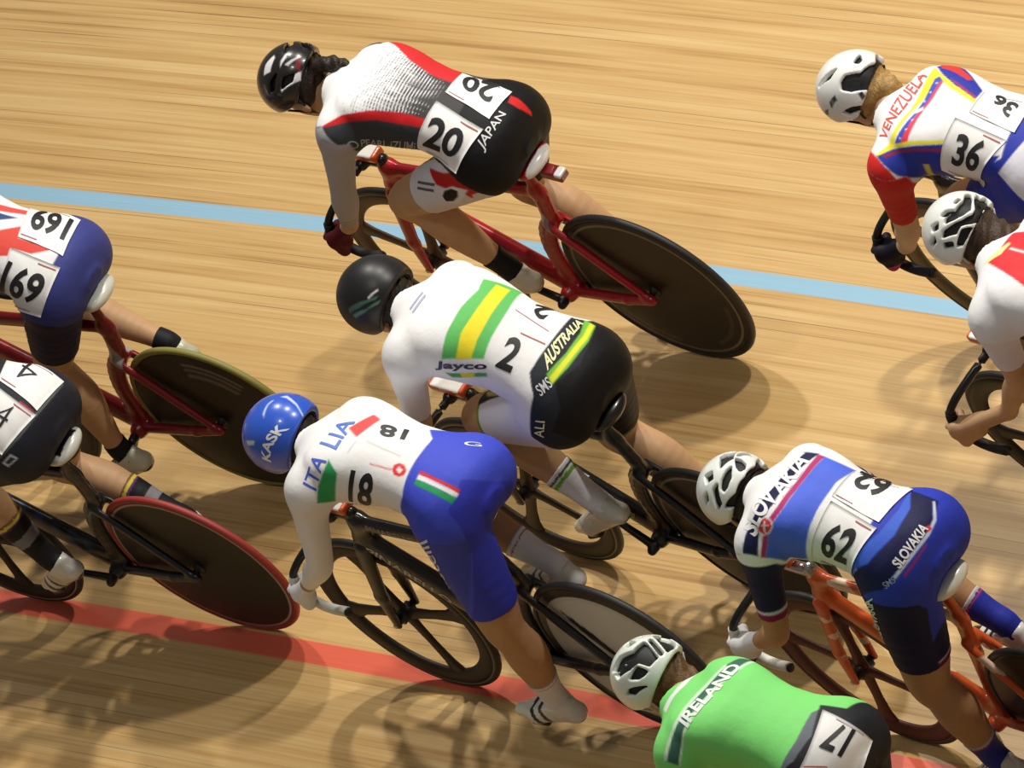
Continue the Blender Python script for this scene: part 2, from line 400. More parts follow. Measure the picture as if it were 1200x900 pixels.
RIDERS = {
'jap': dict(bike=(0.735, 0.215, 0.7, 0.95), crank=35, opt=dict(sleeve=1.86, short=0.72, yaw=12, pitch=28),
  j={'pel':(0.162,0.001,1.033),'hipL':(0.171,0.085,1.005),'hipR':(0.175,-0.085,1.003),'kneL':(0.56,0.161,0.873),'kneR':(0.408,-0.105,0.649),'ankL':(0.435,0.114,0.502),'ankR':(0.158,-0.125,0.318),'balL':(0.534,0.125,0.401),'balR':(0.26,-0.125,0.215),'che':(0.624,0.027,1.192),'shL':(0.592,0.189,1.206),'shR':(0.663,-0.12,1.16),'elL':(0.739,0.217,0.959),'elR':(0.736,-0.243,0.921),'wrL':(0.884,0.199,0.754),'wrR':(0.914,-0.208,0.751),'head':(0.872,0.027,1.243)}),
'aus': dict(bike=(1.726, -0.611, -2.9, 1.5), crank=60, opt=dict(w=1.09, hump=.014, hel='smooth', sleeve=1.02, short=0.8, yaw=5, pitch=25),
  j={'pel':(0.212,-0.003,1.032),'hipL':(0.226,0.083,1.002),'hipR':(0.226,-0.087,1.002),'kneL':(0.637,0.097,0.897),'kneR':(0.424,-0.105,0.626),'ankL':(0.393,0.11,0.576),'ankR':(0.211,-0.125,0.271),'balL':(0.476,0.125,0.456),'balR':(0.313,-0.125,0.167),'che':(0.653,0.01,1.24),'shL':(0.63,0.167,1.257),'shR':(0.686,-0.141,1.21),'elL':(0.776,0.183,1.003),'elR':(0.774,-0.215,0.957),'wrL':(0.906,0.209,0.785),'wrR':(0.923,-0.21,0.759),'head':(0.898,-0.016,1.266)}),
'ita': dict(bike=(1.573, -1.083, -0.65, -1.0), crank=-80, opt=dict(lw=1.06, hel='smooth', sleeve=1.95, short=0.8, yaw=8, pitch=25),
  j={'pel':(0.176,-0.001,1.055),'hipL':(0.191,0.083,1.031),'hipR':(0.191,-0.087,1.027),'kneL':(0.198,0.154,0.62),'kneR':(0.571,-0.105,0.838),'ankL':(0.313,0.114,0.231),'ankR':(0.257,-0.125,0.568),'balL':(0.426,0.125,0.145),'balR':(0.366,-0.125,0.472),'che':(0.63,0.018,1.162),'shL':(0.609,0.18,1.175),'shR':(0.651,-0.136,1.126),'elL':(0.707,0.238,0.908),'elR':(0.705,-0.25,0.876),'wrL':(0.9,0.21,0.749),'wrR':(0.918,-0.21,0.753),'head':(0.872,-0.013,1.165)}),
'slk': dict(bike=(3.35, -1.025, -3.5, 0.0), crank=-82, opt=dict(lw=1.07, sleeve=0.8, short=0.74, yaw=0, pitch=30, w=1.0),
  j={'pel':(0.171,-0.001,1.073),'hipL':(0.184,0.083,1.05),'hipR':(0.185,-0.087,1.046),'kneL':(0.275,0.157,0.652),'kneR':(0.564,-0.105,0.853),'ankL':(0.338,0.118,0.254),'ankR':(0.263,-0.125,0.568),'balL':(0.422,0.125,0.141),'balR':(0.372,-0.125,0.473),'che':(0.621,0.008,1.166),'shL':(0.591,0.166,1.173),'shR':(0.652,-0.146,1.136),'elL':(0.639,0.257,0.898),'elR':(0.638,-0.254,0.876),'wrL':(0.841,0.214,0.755),'wrR':(0.854,-0.21,0.758),'head':(0.859,-0.015,1.133)}),
'gbr': dict(bike=(-0.657, -0.497, 5.0, 0.2), crank=-50, opt=dict(short=0.72),
  j={'pel':(0.156,0.005,1.047),'hipL':(0.167,0.089,1.024),'hipR':(0.17,-0.08,1.02),'kneL':(0.408,0.101,0.688),'kneR':(0.518,-0.105,0.778),'ankL':(0.422,0.116,0.289),'ankR':(0.182,-0.125,0.535),'balL':(0.506,0.125,0.178),'balR':(0.289,-0.125,0.436),'che':(0.608,0.0,1.19),'shL':(0.609,0.17,1.18),'shR':(0.609,-0.17,1.18),'elL':(0.738,0.23,0.933),'elR':(0.738,-0.23,0.933),'wrL':(0.919,0.21,0.761),'wrR':(0.919,-0.21,0.761),'head':(0.852,0.0,1.249)}),
'usa': dict(bike=(-0.34, -1.013, 2.6, 2.4), crank=10, opt=dict(short=0.66),
  j={'pel':(0.189,-0.001,1.032),'hipL':(0.205,0.084,1.002),'hipR':(0.205,-0.086,1.002),'kneL':(0.605,0.105,0.86),'kneR':(0.444,-0.105,0.652),'ankL':(0.486,0.128,0.464),'ankR':(0.129,-0.125,0.383),'balL':(0.558,0.125,0.338),'balR':(0.233,-0.125,0.281),'che':(0.629,0.0,1.197),'shL':(0.629,0.17,1.187),'shR':(0.629,-0.17,1.187),'elL':(0.736,0.23,0.93),'elR':(0.736,-0.23,0.93),'wrL':(0.919,0.21,0.761),'wrR':(0.919,-0.21,0.761),'head':(0.872,-0.0,1.252)}),
'ven': dict(bike=(2.93, 0.38, -3.0, 1.0), crank=35, opt=dict(sleeve=0.85, yaw=12, pitch=22),
  j={'pel':(0.195,-0.0,1.03),'hipL':(0.21,0.085,1.0),'hipR':(0.21,-0.085,1.0),'kneL':(0.613,0.105,0.865),'kneR':(0.425,-0.105,0.634),'ankL':(0.42,0.125,0.498),'ankR':(0.157,-0.125,0.318),'balL':(0.53,0.125,0.405),'balR':(0.26,-0.125,0.215),'che':(0.644,0.054,1.153),'shL':(0.61,0.227,1.156),'shR':(0.678,-0.092,1.127),'elL':(0.717,0.239,0.897),'elR':(0.712,-0.244,0.891),'wrL':(0.883,0.191,0.721),'wrR':(0.91,-0.208,0.744),'head':(0.88,0.009,1.212)}),
'pol': dict(bike=(3.618, -0.188, -4.0, 1.5), crank=20, opt=dict(sleeve=0.68, yaw=5, pitch=25),
  j={'pel':(0.148,0.0,1.023),'hipL':(0.163,0.085,0.993),'hipR':(0.163,-0.085,0.993),'kneL':(0.565,0.105,0.856),'kneR':(0.422,-0.105,0.657),'ankL':(0.441,0.125,0.461),'ankR':(0.137,-0.125,0.356),'balL':(0.55,0.125,0.366),'balR':(0.24,-0.125,0.253),'che':(0.563,-0.027,1.196),'shL':(0.546,0.133,1.187),'shR':(0.574,-0.202,1.183),'elL':(0.631,0.134,0.917),'elR':(0.665,-0.175,0.912),'wrL':(0.798,0.146,0.733),'wrR':(0.864,-0.202,0.76),'head':(0.787,-0.091,1.257)}),
'ire': dict(bike=(3.51, -1.7, -2.0, 0.0), crank=60, opt=dict(sleeve=0.6, yaw=5, pitch=25),
  j={'pel':(0.174,-0.004,1.048),'hipL':(0.189,0.081,1.017),'hipR':(0.189,-0.089,1.017),'kneL':(0.595,0.105,0.892),'kneR':(0.394,-0.105,0.645),'ankL':(0.367,0.125,0.546),'ankR':(0.212,-0.125,0.272),'balL':(0.478,0.125,0.453),'balR':(0.313,-0.125,0.167),'che':(0.617,0.011,1.138),'shL':(0.575,0.163,1.156),'shR':(0.655,-0.137,1.096),'elL':(0.695,0.231,0.899),'elR':(0.692,-0.252,0.846),'wrL':(0.91,0.21,0.767),'wrR':(0.922,-0.21,0.76),'head':(0.844,-0.058,1.173)}),
}
# printed panels, lettering and race numbers, in metres on each garment; helmets in radians from the crown
PRINTS = {
'jap': {
  'paint': [
    (('torso',(-0.42,0.214,0.882)),(235,235,238),[(0.5484,0.163),(0.619,0.0888),(0.595,-0.036),(0.5865,-0.1267),(0.5073,-0.1715),(0.4561,-0.1881),(0.3688,-0.1622),(0.2702,-0.1171),(0.1771,-0.0753),(0.1809,-0.0132),(0.1933,0.0437),(0.2651,0.0561),(0.3323,0.0743),(0.4011,0.101),(0.4998,0.1586)],{'halftone':1}),
    (('torso',(-0.442,-0.451,0.775)),(205,45,50),[(0.4791,-0.1091),(0.4005,-0.1135),(0.3199,-0.0997),(0.2316,-0.0876),(0.1861,-0.0768),(0.1669,0.0034),(0.2468,0.0026),(0.3402,-0.0168),(0.4659,-0.0934)]),
    (('torso',(-0.42,0.589,0.691)),(205,35,40),[(0.5136,0.0936),(0.4585,0.0452),(0.3665,0.0074),(0.2714,-0.0091),(0.1911,-0.0088),(0.1984,0.0207),(0.2636,0.0263),(0.3438,0.0315),(0.4272,0.0576),(0.509,0.0967)]),
    (('flankL',(-0.503,0.71,0.492)),(58,62,66),[(0.5238,0.0571),(0.4411,0.0224),(0.3585,-0.0032),(0.2781,-0.0047),(0.2136,-0.009),(0.2284,0.1024),(0.2863,0.1047),(0.3696,0.1176),(0.435,0.1345),(0.4688,0.0983),(0.5064,0.0688)]),
    (('flankL',(-0.28,0.815,0.508)),(176,174,178),[(0.504,0.0331),(0.4846,0.0504),(0.4438,0.0799),(0.4202,0.1167),(0.3928,0.1294),(0.5073,0.348),(0.552,0.3431),(0.5557,0.1024),(0.5452,0.0603)]),
    (('legL',(-0.179,0.594,0.784)),(225,220,225),[(0.4077,0.2519),(0.3685,0.1991),(0.289,0.15),(0.2221,0.1298),(0.0784,0.1138),(-0.0594,0.0797),(-0.0481,0.1841),(0.211,0.2796),(0.2257,0.3028),(0.2277,0.2965),(0.3949,0.2923)]),
    (('legL',(-0.285,0.85,0.443)),(190,30,30),[(0.1969,0.1266),(0.1212,0.1038),(0.0637,0.0689),(0.0104,0.0184),(-0.0243,0.0318),(-0.0368,0.091),(0.0256,0.1742),(0.0493,0.1485),(0.1235,0.1536),(0.1531,0.156)]),
    (('legL',(-0.256,0.95,0.181)),(235,235,235),[(0.1478,0.1304),(0.0979,0.091),(0.0376,0.0789),(0.0993,0.1788),(0.1494,0.1809)]),
    (('legL',(-0.278,0.935,0.218)),(22,22,25),[(0.1473,0.1599),(0.1347,0.1334),(0.1067,0.1123),(0.0831,0.112),(0.089,0.1416),(0.116,0.1749),(0.1402,0.1816)]),
    (('legL',(-0.469,0.874,-0.129)),(220,215,218),[(0.0896,0.0641),(0.0381,0.0211),(0.0589,0.1159),(0.1104,0.1654)]),
    (('bumL',(-0.813,-0.141,0.565)),(205,40,40),[(0.0426,-0.0692),(0.0208,-0.0728),(-0.038,-0.0653),(-0.0454,-0.0547),(0.0043,-0.0396),(0.0378,-0.0387)]),
  ],
  'bib': [
    (('torso',(-0.547,-0.129,0.827)),[(0.0097,0.0403),(0.182,-0.0011),(0.1792,-0.0997),(0.0023,-0.0846)],'number',True),
    (('torso',(-0.393,0.636,0.664)),[(0.1747,-0.0723),(-0.0032,-0.0314),(0.0606,0.1193),(0.2131,0.0819)],'number',False),
  ],
  'text': [
    (('torso',(-0.485,-0.174,0.857)),'20',(22,22,25),[(0.0265,-0.0018),(0.1422,-0.0299),(0.1605,-0.086),(0.04,-0.0856)],'b0'),
    (('torso',(-0.393,0.633,0.666)),'20',(22,22,25),[(0.1656,-0.0331),(0.0364,-0.0114),(0.0603,0.0741),(0.1887,0.0653)],'b1'),
    (('bumL',(-0.679,0.234,0.696)),'JAPAN',(225,225,230),[(0.0413,0.0676),(0.0138,-0.0462),(-0.0167,-0.0442),(0.0057,0.0898)],''),
    (('flankL',(-0.547,0.835,-0.07)),'PEARL iZUMi',(170,172,175),[(0.4155,-0.0168),(0.2418,-0.0393),(0.2578,0.0157),(0.4215,0.0169)],''),
    (('flankL',(-0.789,0.614,0.027)),'O',(170,172,175),[(0.4281,0.0236),(0.3939,0.0312),(0.3939,0.0676),(0.4299,0.0504)],''),
    (('legL',(-0.102,0.742,0.663)),'=',(90,90,90),[(0.2244,0.194),(0.1359,0.1727),(0.1456,0.2039),(0.2211,0.2194)],''),
  ],
  'hp': [
    ((225,225,228),[(-0.173,0.272),(-0.422,0.042),(-0.49,0.16),(-0.356,0.569),(-0.078,0.578)]),
    ((215,215,220),[(-0.686,0.285),(-0.813,-0.069),(-0.831,0.189),(-0.666,0.523)]),
    ((225,225,228),[(-1.081,0.712),(-1.279,0.581),(-1.238,0.923),(-0.841,1.078),(-0.442,1.242),(-0.474,1.155),(-0.981,0.933)]),
    ((120,25,35),[(-1.096,0.215),(-1.243,0.159),(-1.25,0.621),(-1.121,0.515)]),
    ((190,190,195),[(-0.805,0.415),(-1.162,0.033),(-1.219,0.049),(-0.911,0.463)]),
  ],
  'hv': [
    ([(-0.729,0.821),(-1.054,0.714),(-0.944,0.962),(-0.521,1.137)],1),
    ([(-0.361,-0.716),(-0.441,-0.841),(-0.714,-0.479),(-0.732,-0.064)],0),
    ([(-0.274,0.824),(-0.53,0.671),(-0.278,1.059),(-0.039,1.087)],1),
    ([(-1.358,0.661),(-1.513,0.291),(-1.624,0.551),(-1.381,0.936)],1),
    ([(-0.642,-0.978),(-0.807,-1.086),(-1.294,-0.555),(-1.244,-0.284)],0),
  ],
  'ht': [
  ],
},
'aus': {
  'paint': [
    (('bumL',(-0.565,0.585,0.582)),(38,42,50),[(0.0665,-0.1802),(-0.0291,-0.1721),(-0.128,-0.1001),(-0.1551,0.1493),(-0.0813,0.1259),(0.0487,0.1448),(0.0476,0.1091),(0.0569,0.0564),(0.0859,0.0153),(0.1055,-0.0187),(0.0955,-0.0695)]),
    (('legL',(-0.661,0.594,0.459)),(38,42,50),[(0.1035,-0.0277),(-0.0167,-0.0611),(-0.0686,0.1483),(0.0676,0.1425),(0.0736,0.0625)]),
    (('bumL',(-0.809,0.199,0.553)),(24,24,26),[(0.0257,-0.1722),(-0.0145,-0.1964),(-0.1331,-0.1487),(-0.2511,-0.0079),(-0.0947,0.1505),(-0.0017,0.1662),(0.0106,0.1024),(0.0589,0.0456),(0.0189,-0.0399),(0.017,-0.1563)]),
    (('bumL',(-0.648,-0.107,0.754)),(120,190,70),[(0.0655,-0.1469),(0.0274,-0.1465),(0.0113,-0.0772),(0.0129,0.0285),(0.0247,0.0982),(0.0563,0.0798),(0.0441,-0.006),(0.0469,-0.0886)]),
    (('bumL',(-0.646,-0.097,0.757)),(225,225,50),[(0.0453,-0.1465),(0.0297,-0.1441),(0.0181,-0.0827),(0.0207,0.0217),(0.0263,0.0916),(0.0434,0.0831),(0.0363,0.0043),(0.0345,-0.0863)]),
    (('torso',(-0.547,0.077,0.833)),(100,190,100),[(0.3687,-0.1344),(0.2551,-0.1593),(0.2437,-0.0609),(0.2403,0.0315),(0.232,0.0907),(0.3496,0.1377),(0.3658,0.0714),(0.3706,-0.017),(0.3577,-0.0892)]),
    (('torso',(-0.619,0.132,0.774)),(242,226,50),[(0.3285,-0.141),(0.2852,-0.1463),(0.2879,-0.0501),(0.2846,0.038),(0.2762,0.0964),(0.318,0.114),(0.3371,0.0449),(0.3329,-0.0467)]),
    (('flankL',(-0.393,0.867,0.306)),(70,160,80),[(0.3545,0.0127),(0.3132,-0.0042),(0.2246,-0.0406),(0.2212,-0.0282),(0.3339,0.0264)]),
    (('flankL',(-0.442,0.861,0.251)),(225,215,50),[(0.3156,-0.0125),(0.2672,-0.0313),(0.2696,-0.0107),(0.308,0.0065)]),
    (('legL',(-0.209,0.751,0.627)),(30,32,36),[(0.3058,0.2131),(0.3279,0.1897),(0.1855,0.039),(0.1483,0.0106),(0.1122,-0.0049),(0.099,0.0322),(0.1115,0.0485),(0.2587,0.168)]),
    (('legL',(-0.099,0.556,0.825)),(190,195,110),[(0.3265,0.1569),(0.0939,0.0679),(0.0957,0.0794),(0.2899,0.161)]),
  ],
  'bib': [
  ],
  'text': [
    (('torso',(-0.554,0.297,0.778)),'2',(22,22,25),[(0.197,-0.0394),(0.1476,-0.0395),(0.1454,0.0603),(0.1972,0.0609)],''),
    (('torso',(-0.556,-0.317,0.769)),'2',(22,22,25),[(0.1515,-0.0296),(0.1972,-0.0445),(0.2061,-0.0859),(0.1489,-0.1262)],''),
    (('flankL',(-0.451,0.756,0.474)),'Jayco',(20,25,70),[(0.3806,0.0144),(0.2284,-0.0379),(0.2221,-0.0116),(0.383,0.0511)],''),
    (('bumL',(-0.585,-0.166,0.794)),'AUSTRALIA',(235,235,180),[(0.0867,0.048),(0.0763,-0.1311),(0.0502,-0.1176),(0.0473,0.0788)],''),
    (('legL',(-0.466,0.787,0.404)),'ALIA',(235,235,180),[(0.0501,0.1203),(0.0453,0.0267),(0.0199,0.0202),(0.0201,0.1107)],''),
    (('bumL',(-0.624,0.349,0.699)),'SMS',(215,215,225),[(0.0752,0.0573),(0.0562,0.0155),(0.0272,0.034),(0.0469,0.0757)],''),
    (('torso',(-0.138,0.06,0.989)),'=',(170,180,205),[(0.4638,0.0333),(0.4621,-0.0314),(0.434,-0.0191),(0.4352,0.0476)],''),
    (('torso',(-0.591,-0.124,0.797)),'-',(190,120,120),[(0.2382,-0.0554),(0.1153,-0.04),(0.1149,-0.0378),(0.2376,-0.0529)],''),
    (('torso',(-0.589,0.01,0.808)),'-',(175,90,90),[(0.1811,-0.0154),(0.0989,-0.0178),(0.0983,-0.0138),(0.1798,-0.0118)],''),
  ],
  'hp': [
    ((70,110,90),[(-0.187,1.044),(-0.874,0.832),(-1.187,0.637),(-1.109,0.789),(-0.546,1.081),(-0.143,1.171)]),
    ((90,130,110),[(-0.216,1.234),(-0.811,1.082),(-1.263,0.746),(-1.173,0.906),(-0.654,1.228),(-0.231,1.342)]),
    ((200,200,205),[(-0.899,0.749),(-1.152,0.43),(-1.189,0.478),(-0.923,0.817)]),
  ],
  'hv': [
  ],
  'ht': [
  ],
},
'ita': {
  'paint': [
    (('torso',(-0.329,0.224,0.917)),(66,80,205),[(0.1492,-0.1251),(-0.0518,-0.2207),(-0.1077,0.0516),(0.0391,0.2403),(0.1523,0.1919),(0.1692,0.166),(0.1273,0.1264),(0.082,0.0568),(0.1124,-0.0953)]),
    (('legL',(-0.634,0.731,-0.254)),(66,80,205),[(0.2369,-0.0171),(0.1724,-0.0613),(-0.1214,0.1025),(0.012,0.5243),(0.3587,0.2907)]),
    (('bumL',(-0.882,0.329,0.339)),(52,60,182),[(0.0434,-0.0436),(-0.1253,-0.0599),(-0.2638,0.1511),(-0.2154,0.4013),(-0.1351,0.3704),(-0.0457,0.1582),(0.0269,0.0825),(0.0652,0.0571)]),
    (('legL',(-0.664,0.635,0.395)),(60,72,176),[(0.2071,0.1093),(0.169,0.0531),(0.0983,0.0107),(0.031,0.0219),(-0.0192,0.0685),(-0.0446,0.1467),(-0.0373,0.4032),(0.0654,0.3505),(0.1299,0.1586)]),
    (('bumL',(-0.598,0.235,0.766)),(215,50,60),[(0.1156,0.0091),(-0.0177,0.023),(-0.0192,0.0348),(0.1159,0.0204)]),
    (('bumL',(-0.59,0.287,0.755)),(235,235,238),[(0.1154,0.0123),(-0.0195,0.0285),(-0.017,0.0418),(0.1161,0.0277)]),
    (('bumL',(-0.565,0.36,0.743)),(45,160,90),[(0.114,0.0164),(-0.0193,0.0328),(-0.0131,0.052),(0.116,0.0326)]),
    (('torso',(-0.349,-0.033,0.937)),(235,85,85),[(0.3765,-0.0103),(0.3266,-0.0762),(0.2966,-0.0662),(0.3278,0.0167)]),
    (('torso',(-0.6,0.687,0.41)),(50,160,95),[(0.3939,-0.052),(0.3636,-0.0202),(0.3762,0.0883),(0.4257,0.091),(0.4236,0.0365)]),
    (('torso',(-0.405,0.304,0.862)),(225,60,60),[(0.1795,0.0247),(0.1794,0.0085),(0.1664,-0.0008),(0.1477,0.0011),(0.1352,0.0141),(0.1362,0.0287),(0.1503,0.0376),(0.1673,0.037)]),
    (('torso',(-0.414,0.298,0.86)),(235,235,238),[(0.1684,0.022),(0.165,0.0085),(0.1476,0.0161),(0.1529,0.0301)]),
    (('torso',(-0.377,0.143,0.915)),(205,200,205),[(0.3286,0.0449),(0.3247,0.0011),(0.3202,0.0018),(0.3234,0.0471)]),
    (('torso',(-0.463,0.084,0.883)),(205,200,205),[(0.3017,-0.0026),(0.1797,0.007),(0.1789,0.0118),(0.3007,0.0023)]),
    (('torso',(-0.464,0.345,0.816)),(220,120,120),[(0.2614,0.0175),(0.1909,0.0147),(0.1889,0.0194),(0.2598,0.0214)]),
    (('legL',(-0.473,0.78,0.41)),(215,200,205),[(0.065,0.0774),(0.0561,0.0571),(0.0368,0.0442),(0.0167,0.05),(0.0099,0.0676),(0.0178,0.0883),(0.0397,0.1015),(0.0594,0.0964)]),
    (('legL',(-0.478,0.775,0.413)),(190,40,55),[(0.0617,0.0774),(0.054,0.0594),(0.0366,0.0487),(0.0199,0.0548),(0.0138,0.0688),(0.0214,0.0857),(0.0396,0.0973),(0.0565,0.0925)]),
    (('legL',(-0.495,0.761,0.419)),(235,225,225),[(0.0501,0.0681),(0.0357,0.0581),(0.0277,0.0717),(0.039,0.0905)]),
  ],
  'bib': [
  ],
  'text': [
    (('torso',(-0.458,0.427,0.779)),'ITA',(70,100,210),[(0.454,0.1126),(0.4422,0.0166),(0.3912,0.0324),(0.4145,0.1207)],''),
    (('torso',(-0.204,0.1,0.974)),'LIA',(90,125,215),[(0.4189,0.0454),(0.413,-0.062),(0.3488,-0.0545),(0.3415,0.0556)],''),
    (('torso',(-0.46,0.828,0.321)),'18',(22,22,25),[(0.3129,-0.0699),(0.2356,-0.0638),(0.2707,0.0662),(0.3371,0.0478)],''),
    (('torso',(-0.461,-0.065,0.885)),'18',(22,22,25),[(0.202,-0.026),(0.2799,-0.0099),(0.2983,-0.0506),(0.2113,-0.0665)],''),
    (('legL',(-0.315,0.865,0.392)),'castelli',(215,222,240),[(0.0553,0.3305),(0.0917,0.1212),(0.0359,0.0786),(0.0214,0.3308)],''),
    (('flankL',(-0.405,0.797,-0.448)),'ITALIA',(110,140,215),[(0.3759,-0.0412),(0.261,-0.0392),(0.2678,-0.037),(0.398,-0.0091)],''),
    (('bumL',(-0.547,-0.227,0.805)),'G',(215,222,240),[(0.0604,-0.0682),(0.0144,-0.0942),(0.0018,-0.0829),(0.0374,-0.0555)],''),
  ],
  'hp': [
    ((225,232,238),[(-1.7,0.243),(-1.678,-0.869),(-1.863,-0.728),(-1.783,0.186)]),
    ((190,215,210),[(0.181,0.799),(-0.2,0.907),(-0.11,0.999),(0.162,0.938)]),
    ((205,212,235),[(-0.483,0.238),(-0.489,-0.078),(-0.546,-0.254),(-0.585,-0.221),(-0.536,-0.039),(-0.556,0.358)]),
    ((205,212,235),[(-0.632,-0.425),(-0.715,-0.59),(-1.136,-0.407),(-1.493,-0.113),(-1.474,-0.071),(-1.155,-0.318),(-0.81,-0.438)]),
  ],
  'hv': [
  ],
  'ht': [
    ('KASK',(235,238,240),[(-0.098,1.395),(-0.963,0.471),(-1.26,0.529),(-0.287,1.591)]),
  ],
},
'slk': {
  'paint': [
    (('torso',(-0.173,0.312,0.934)),(24,28,70),[(0.4652,0.1882),(0.4425,0.1275),(0.4448,0.0785),(0.4398,-0.0472),(0.4141,-0.1419),(0.3538,-0.1514),(0.3578,-0.1351),(0.3778,-0.0734),(0.3696,0.0347),(0.3914,0.1109),(0.3883,0.1735)]),
    (('torso',(-0.054,0.344,0.937)),(235,235,240),[(0.4486,0.1848),(0.4257,0.1152),(0.4329,0.0656),(0.4339,-0.0588),(0.4115,-0.146),(0.3865,-0.1437),(0.4054,-0.0541),(0.393,0.0661),(0.4105,0.1202),(0.4141,0.1804)]),
    (('torso',(-0.419,0.357,0.835)),(175,50,110),[(0.3638,-0.1544),(0.3417,-0.1541),(0.355,-0.0691),(0.366,0.0261),(0.3888,0.0969),(0.3884,0.1622),(0.4,0.167),(0.4059,0.1014),(0.3852,0.0276),(0.3755,-0.0679)]),
    (('torso',(-0.495,0.311,0.811)),(78,105,222),[(0.3422,-0.1509),(0.241,-0.1447),(0.266,-0.0916),(0.274,-0.0101),(0.2766,0.054),(0.2732,0.1269),(0.3861,0.1663),(0.391,0.1064),(0.3708,0.0344),(0.3583,-0.064)]),
    (('bumL',(-0.335,0.283,0.899)),(60,98,208),[(0.0523,-0.1417),(0.0104,-0.0866),(0.0046,-0.0013),(0.0462,0.097),(0.1221,0.1381),(0.115,0.1209),(0.0998,0.0977),(0.0487,0.0105),(0.0387,-0.0747)]),
    (('bumL',(-0.656,-0.036,0.754)),(45,62,185),[(0.088,-0.1158),(0.0195,-0.144),(-0.0882,-0.1273),(-0.1445,-0.1157),(-0.1708,0.1386),(-0.0901,0.2357),(-0.0264,0.3235),(0.1068,0.1545),(0.0694,0.1459),(0.0483,0.0397),(0.0556,-0.0515)]),
    (('bumL',(-0.607,0.145,0.782)),(22,25,72),[(0.0741,-0.1329),(-0.0098,-0.1362),(-0.0307,-0.0749),(-0.0298,0.0127),(-0.0103,0.0923),(0.0101,0.1574),(0.0869,0.1888),(0.1193,0.1433),(0.0746,0.1153),(0.0412,0.018),(0.0432,-0.0743)]),
    (('legL',(-0.847,0.507,0.16)),(20,23,62),[(0.18,0.0815),(0.1152,0.0483),(0.0568,0.0714),(-0.0135,0.1305),(-0.038,0.2585),(-0.1055,0.5053),(0.0821,0.3849),(0.1699,0.2123)]),
    (('bumL',(-0.771,0.035,0.636)),(200,210,235),[(0.0112,0.1266),(0.0005,0.1286),(-0.0129,-0.0228),(-0.0077,-0.07),(0.0225,-0.1232),(0.0291,-0.1183),(0.0029,-0.0671),(-0.0022,-0.0247)]),
    (('bumL',(-0.858,0.266,0.44)),(150,50,120),[(0.033,0.0742),(0.0014,-0.0263),(-0.0038,-0.024),(0.0242,0.0794)]),
    (('bumL',(-0.804,-0.032,0.594)),(215,55,65),[(0.0186,-0.0249),(0.0115,-0.0383),(-0.0002,-0.0321),(0.0047,-0.0153)]),
    (('torso',(-0.323,0.642,0.696)),(235,235,240),[(0.4301,0.0376),(0.4231,0.015),(0.404,0.0014),(0.3805,0.005),(0.3708,0.0216),(0.3811,0.0438),(0.4019,0.0577),(0.4216,0.0532)]),
    (('torso',(-0.31,0.666,0.679)),(215,50,60),[(0.4237,0.0304),(0.4169,0.0118),(0.4012,0.0),(0.3829,0.0035),(0.3751,0.0174),(0.3838,0.0351),(0.401,0.0471),(0.4166,0.0433)]),
    (('torso',(-0.288,0.699,0.654)),(235,235,238),[(0.4022,0.0015),(0.3954,-0.0004),(0.3929,0.0322),(0.4,0.0344)]),
    (('torso',(-0.292,0.683,0.669)),(235,235,238),[(0.4105,0.0187),(0.383,0.0106),(0.3823,0.0152),(0.4102,0.0237)]),
  ],
  'bib': [
    (('torso',(-0.408,-0.153,0.9)),[(0.0748,0.0407),(0.2506,0.0183),(0.2561,-0.0852),(0.0684,-0.1088)],'number',True),
    (('torso',(-0.446,0.459,0.768)),[(0.2445,-0.0572),(0.0771,-0.0291),(0.1313,0.1279),(0.2626,0.1132)],'number',False),
  ],
  'text': [
    (('torso',(-0.202,0.274,0.94)),'SLOV',(238,238,242),[(0.457,0.1196),(0.448,-0.0039),(0.3588,0.0179),(0.4024,0.1326)],''),
    (('torso',(-0.151,0.006,0.989)),'AKIA',(238,238,242),[(0.4397,0.021),(0.4213,-0.108),(0.3523,-0.0829),(0.3505,0.053)],''),
    (('torso',(-0.408,-0.371,0.834)),'62',(22,22,25),[(0.1185,0.0014),(0.2318,-0.0033),(0.2488,-0.0753),(0.1508,-0.0982)],'b0'),
    (('torso',(-0.328,0.665,0.671)),'62',(22,22,25),[(0.2087,-0.0391),(0.1001,-0.043),(0.1366,0.0625),(0.2264,0.0588)],'b1'),
    (('bumL',(-0.718,0.193,0.668)),'SLOVAKIA',(235,235,240),[(0.037,0.0778),(0.0121,-0.0595),(-0.015,-0.0507),(0.0068,0.084)],''),
    (('legL',(-0.023,0.929,0.37)),'SLOVAKIA',(225,228,238),[(0.0678,0.2475),(0.0493,0.0882),(-0.0032,0.0542),(0.0406,0.2436)],''),
    (('bumL',(-0.613,0.603,0.511)),'SMS',(150,160,200),[(0.0539,0.0684),(0.0257,0.0422),(0.0159,0.0568),(0.0402,0.084)],''),
  ],
  'hp': [
  ],
  'hv': [
    ([(-0.464,-0.18),(-0.127,-0.64),(-0.148,-0.753),(-0.363,-0.797),(-0.71,-0.366),(-0.64,0.059)],0),
    ([(-0.836,0.665),(-0.83,0.403),(-0.865,0.057),(-0.896,-0.07),(-1.029,0.256),(-0.989,0.594),(-0.896,0.734)],0),
    ([(-0.765,-0.453),(-0.903,-0.492),(-1.1,-0.437),(-1.191,-0.259),(-1.152,-0.092),(-1.035,-0.148)],0),
    ([(-0.537,-0.903),(-0.438,-1.173),(-0.538,-1.298),(-0.784,-0.921)],0),
    ([(-0.229,0.362),(-0.441,0.236),(-0.528,0.426),(-0.335,0.553)],1),
    ([(-0.135,0.95),(-0.338,0.821),(-0.313,1.0),(-0.089,1.13)],1),
    ([(-0.582,0.73),(-0.706,0.561),(-0.75,1.1),(-0.523,1.311),(-0.532,1.105)],1),
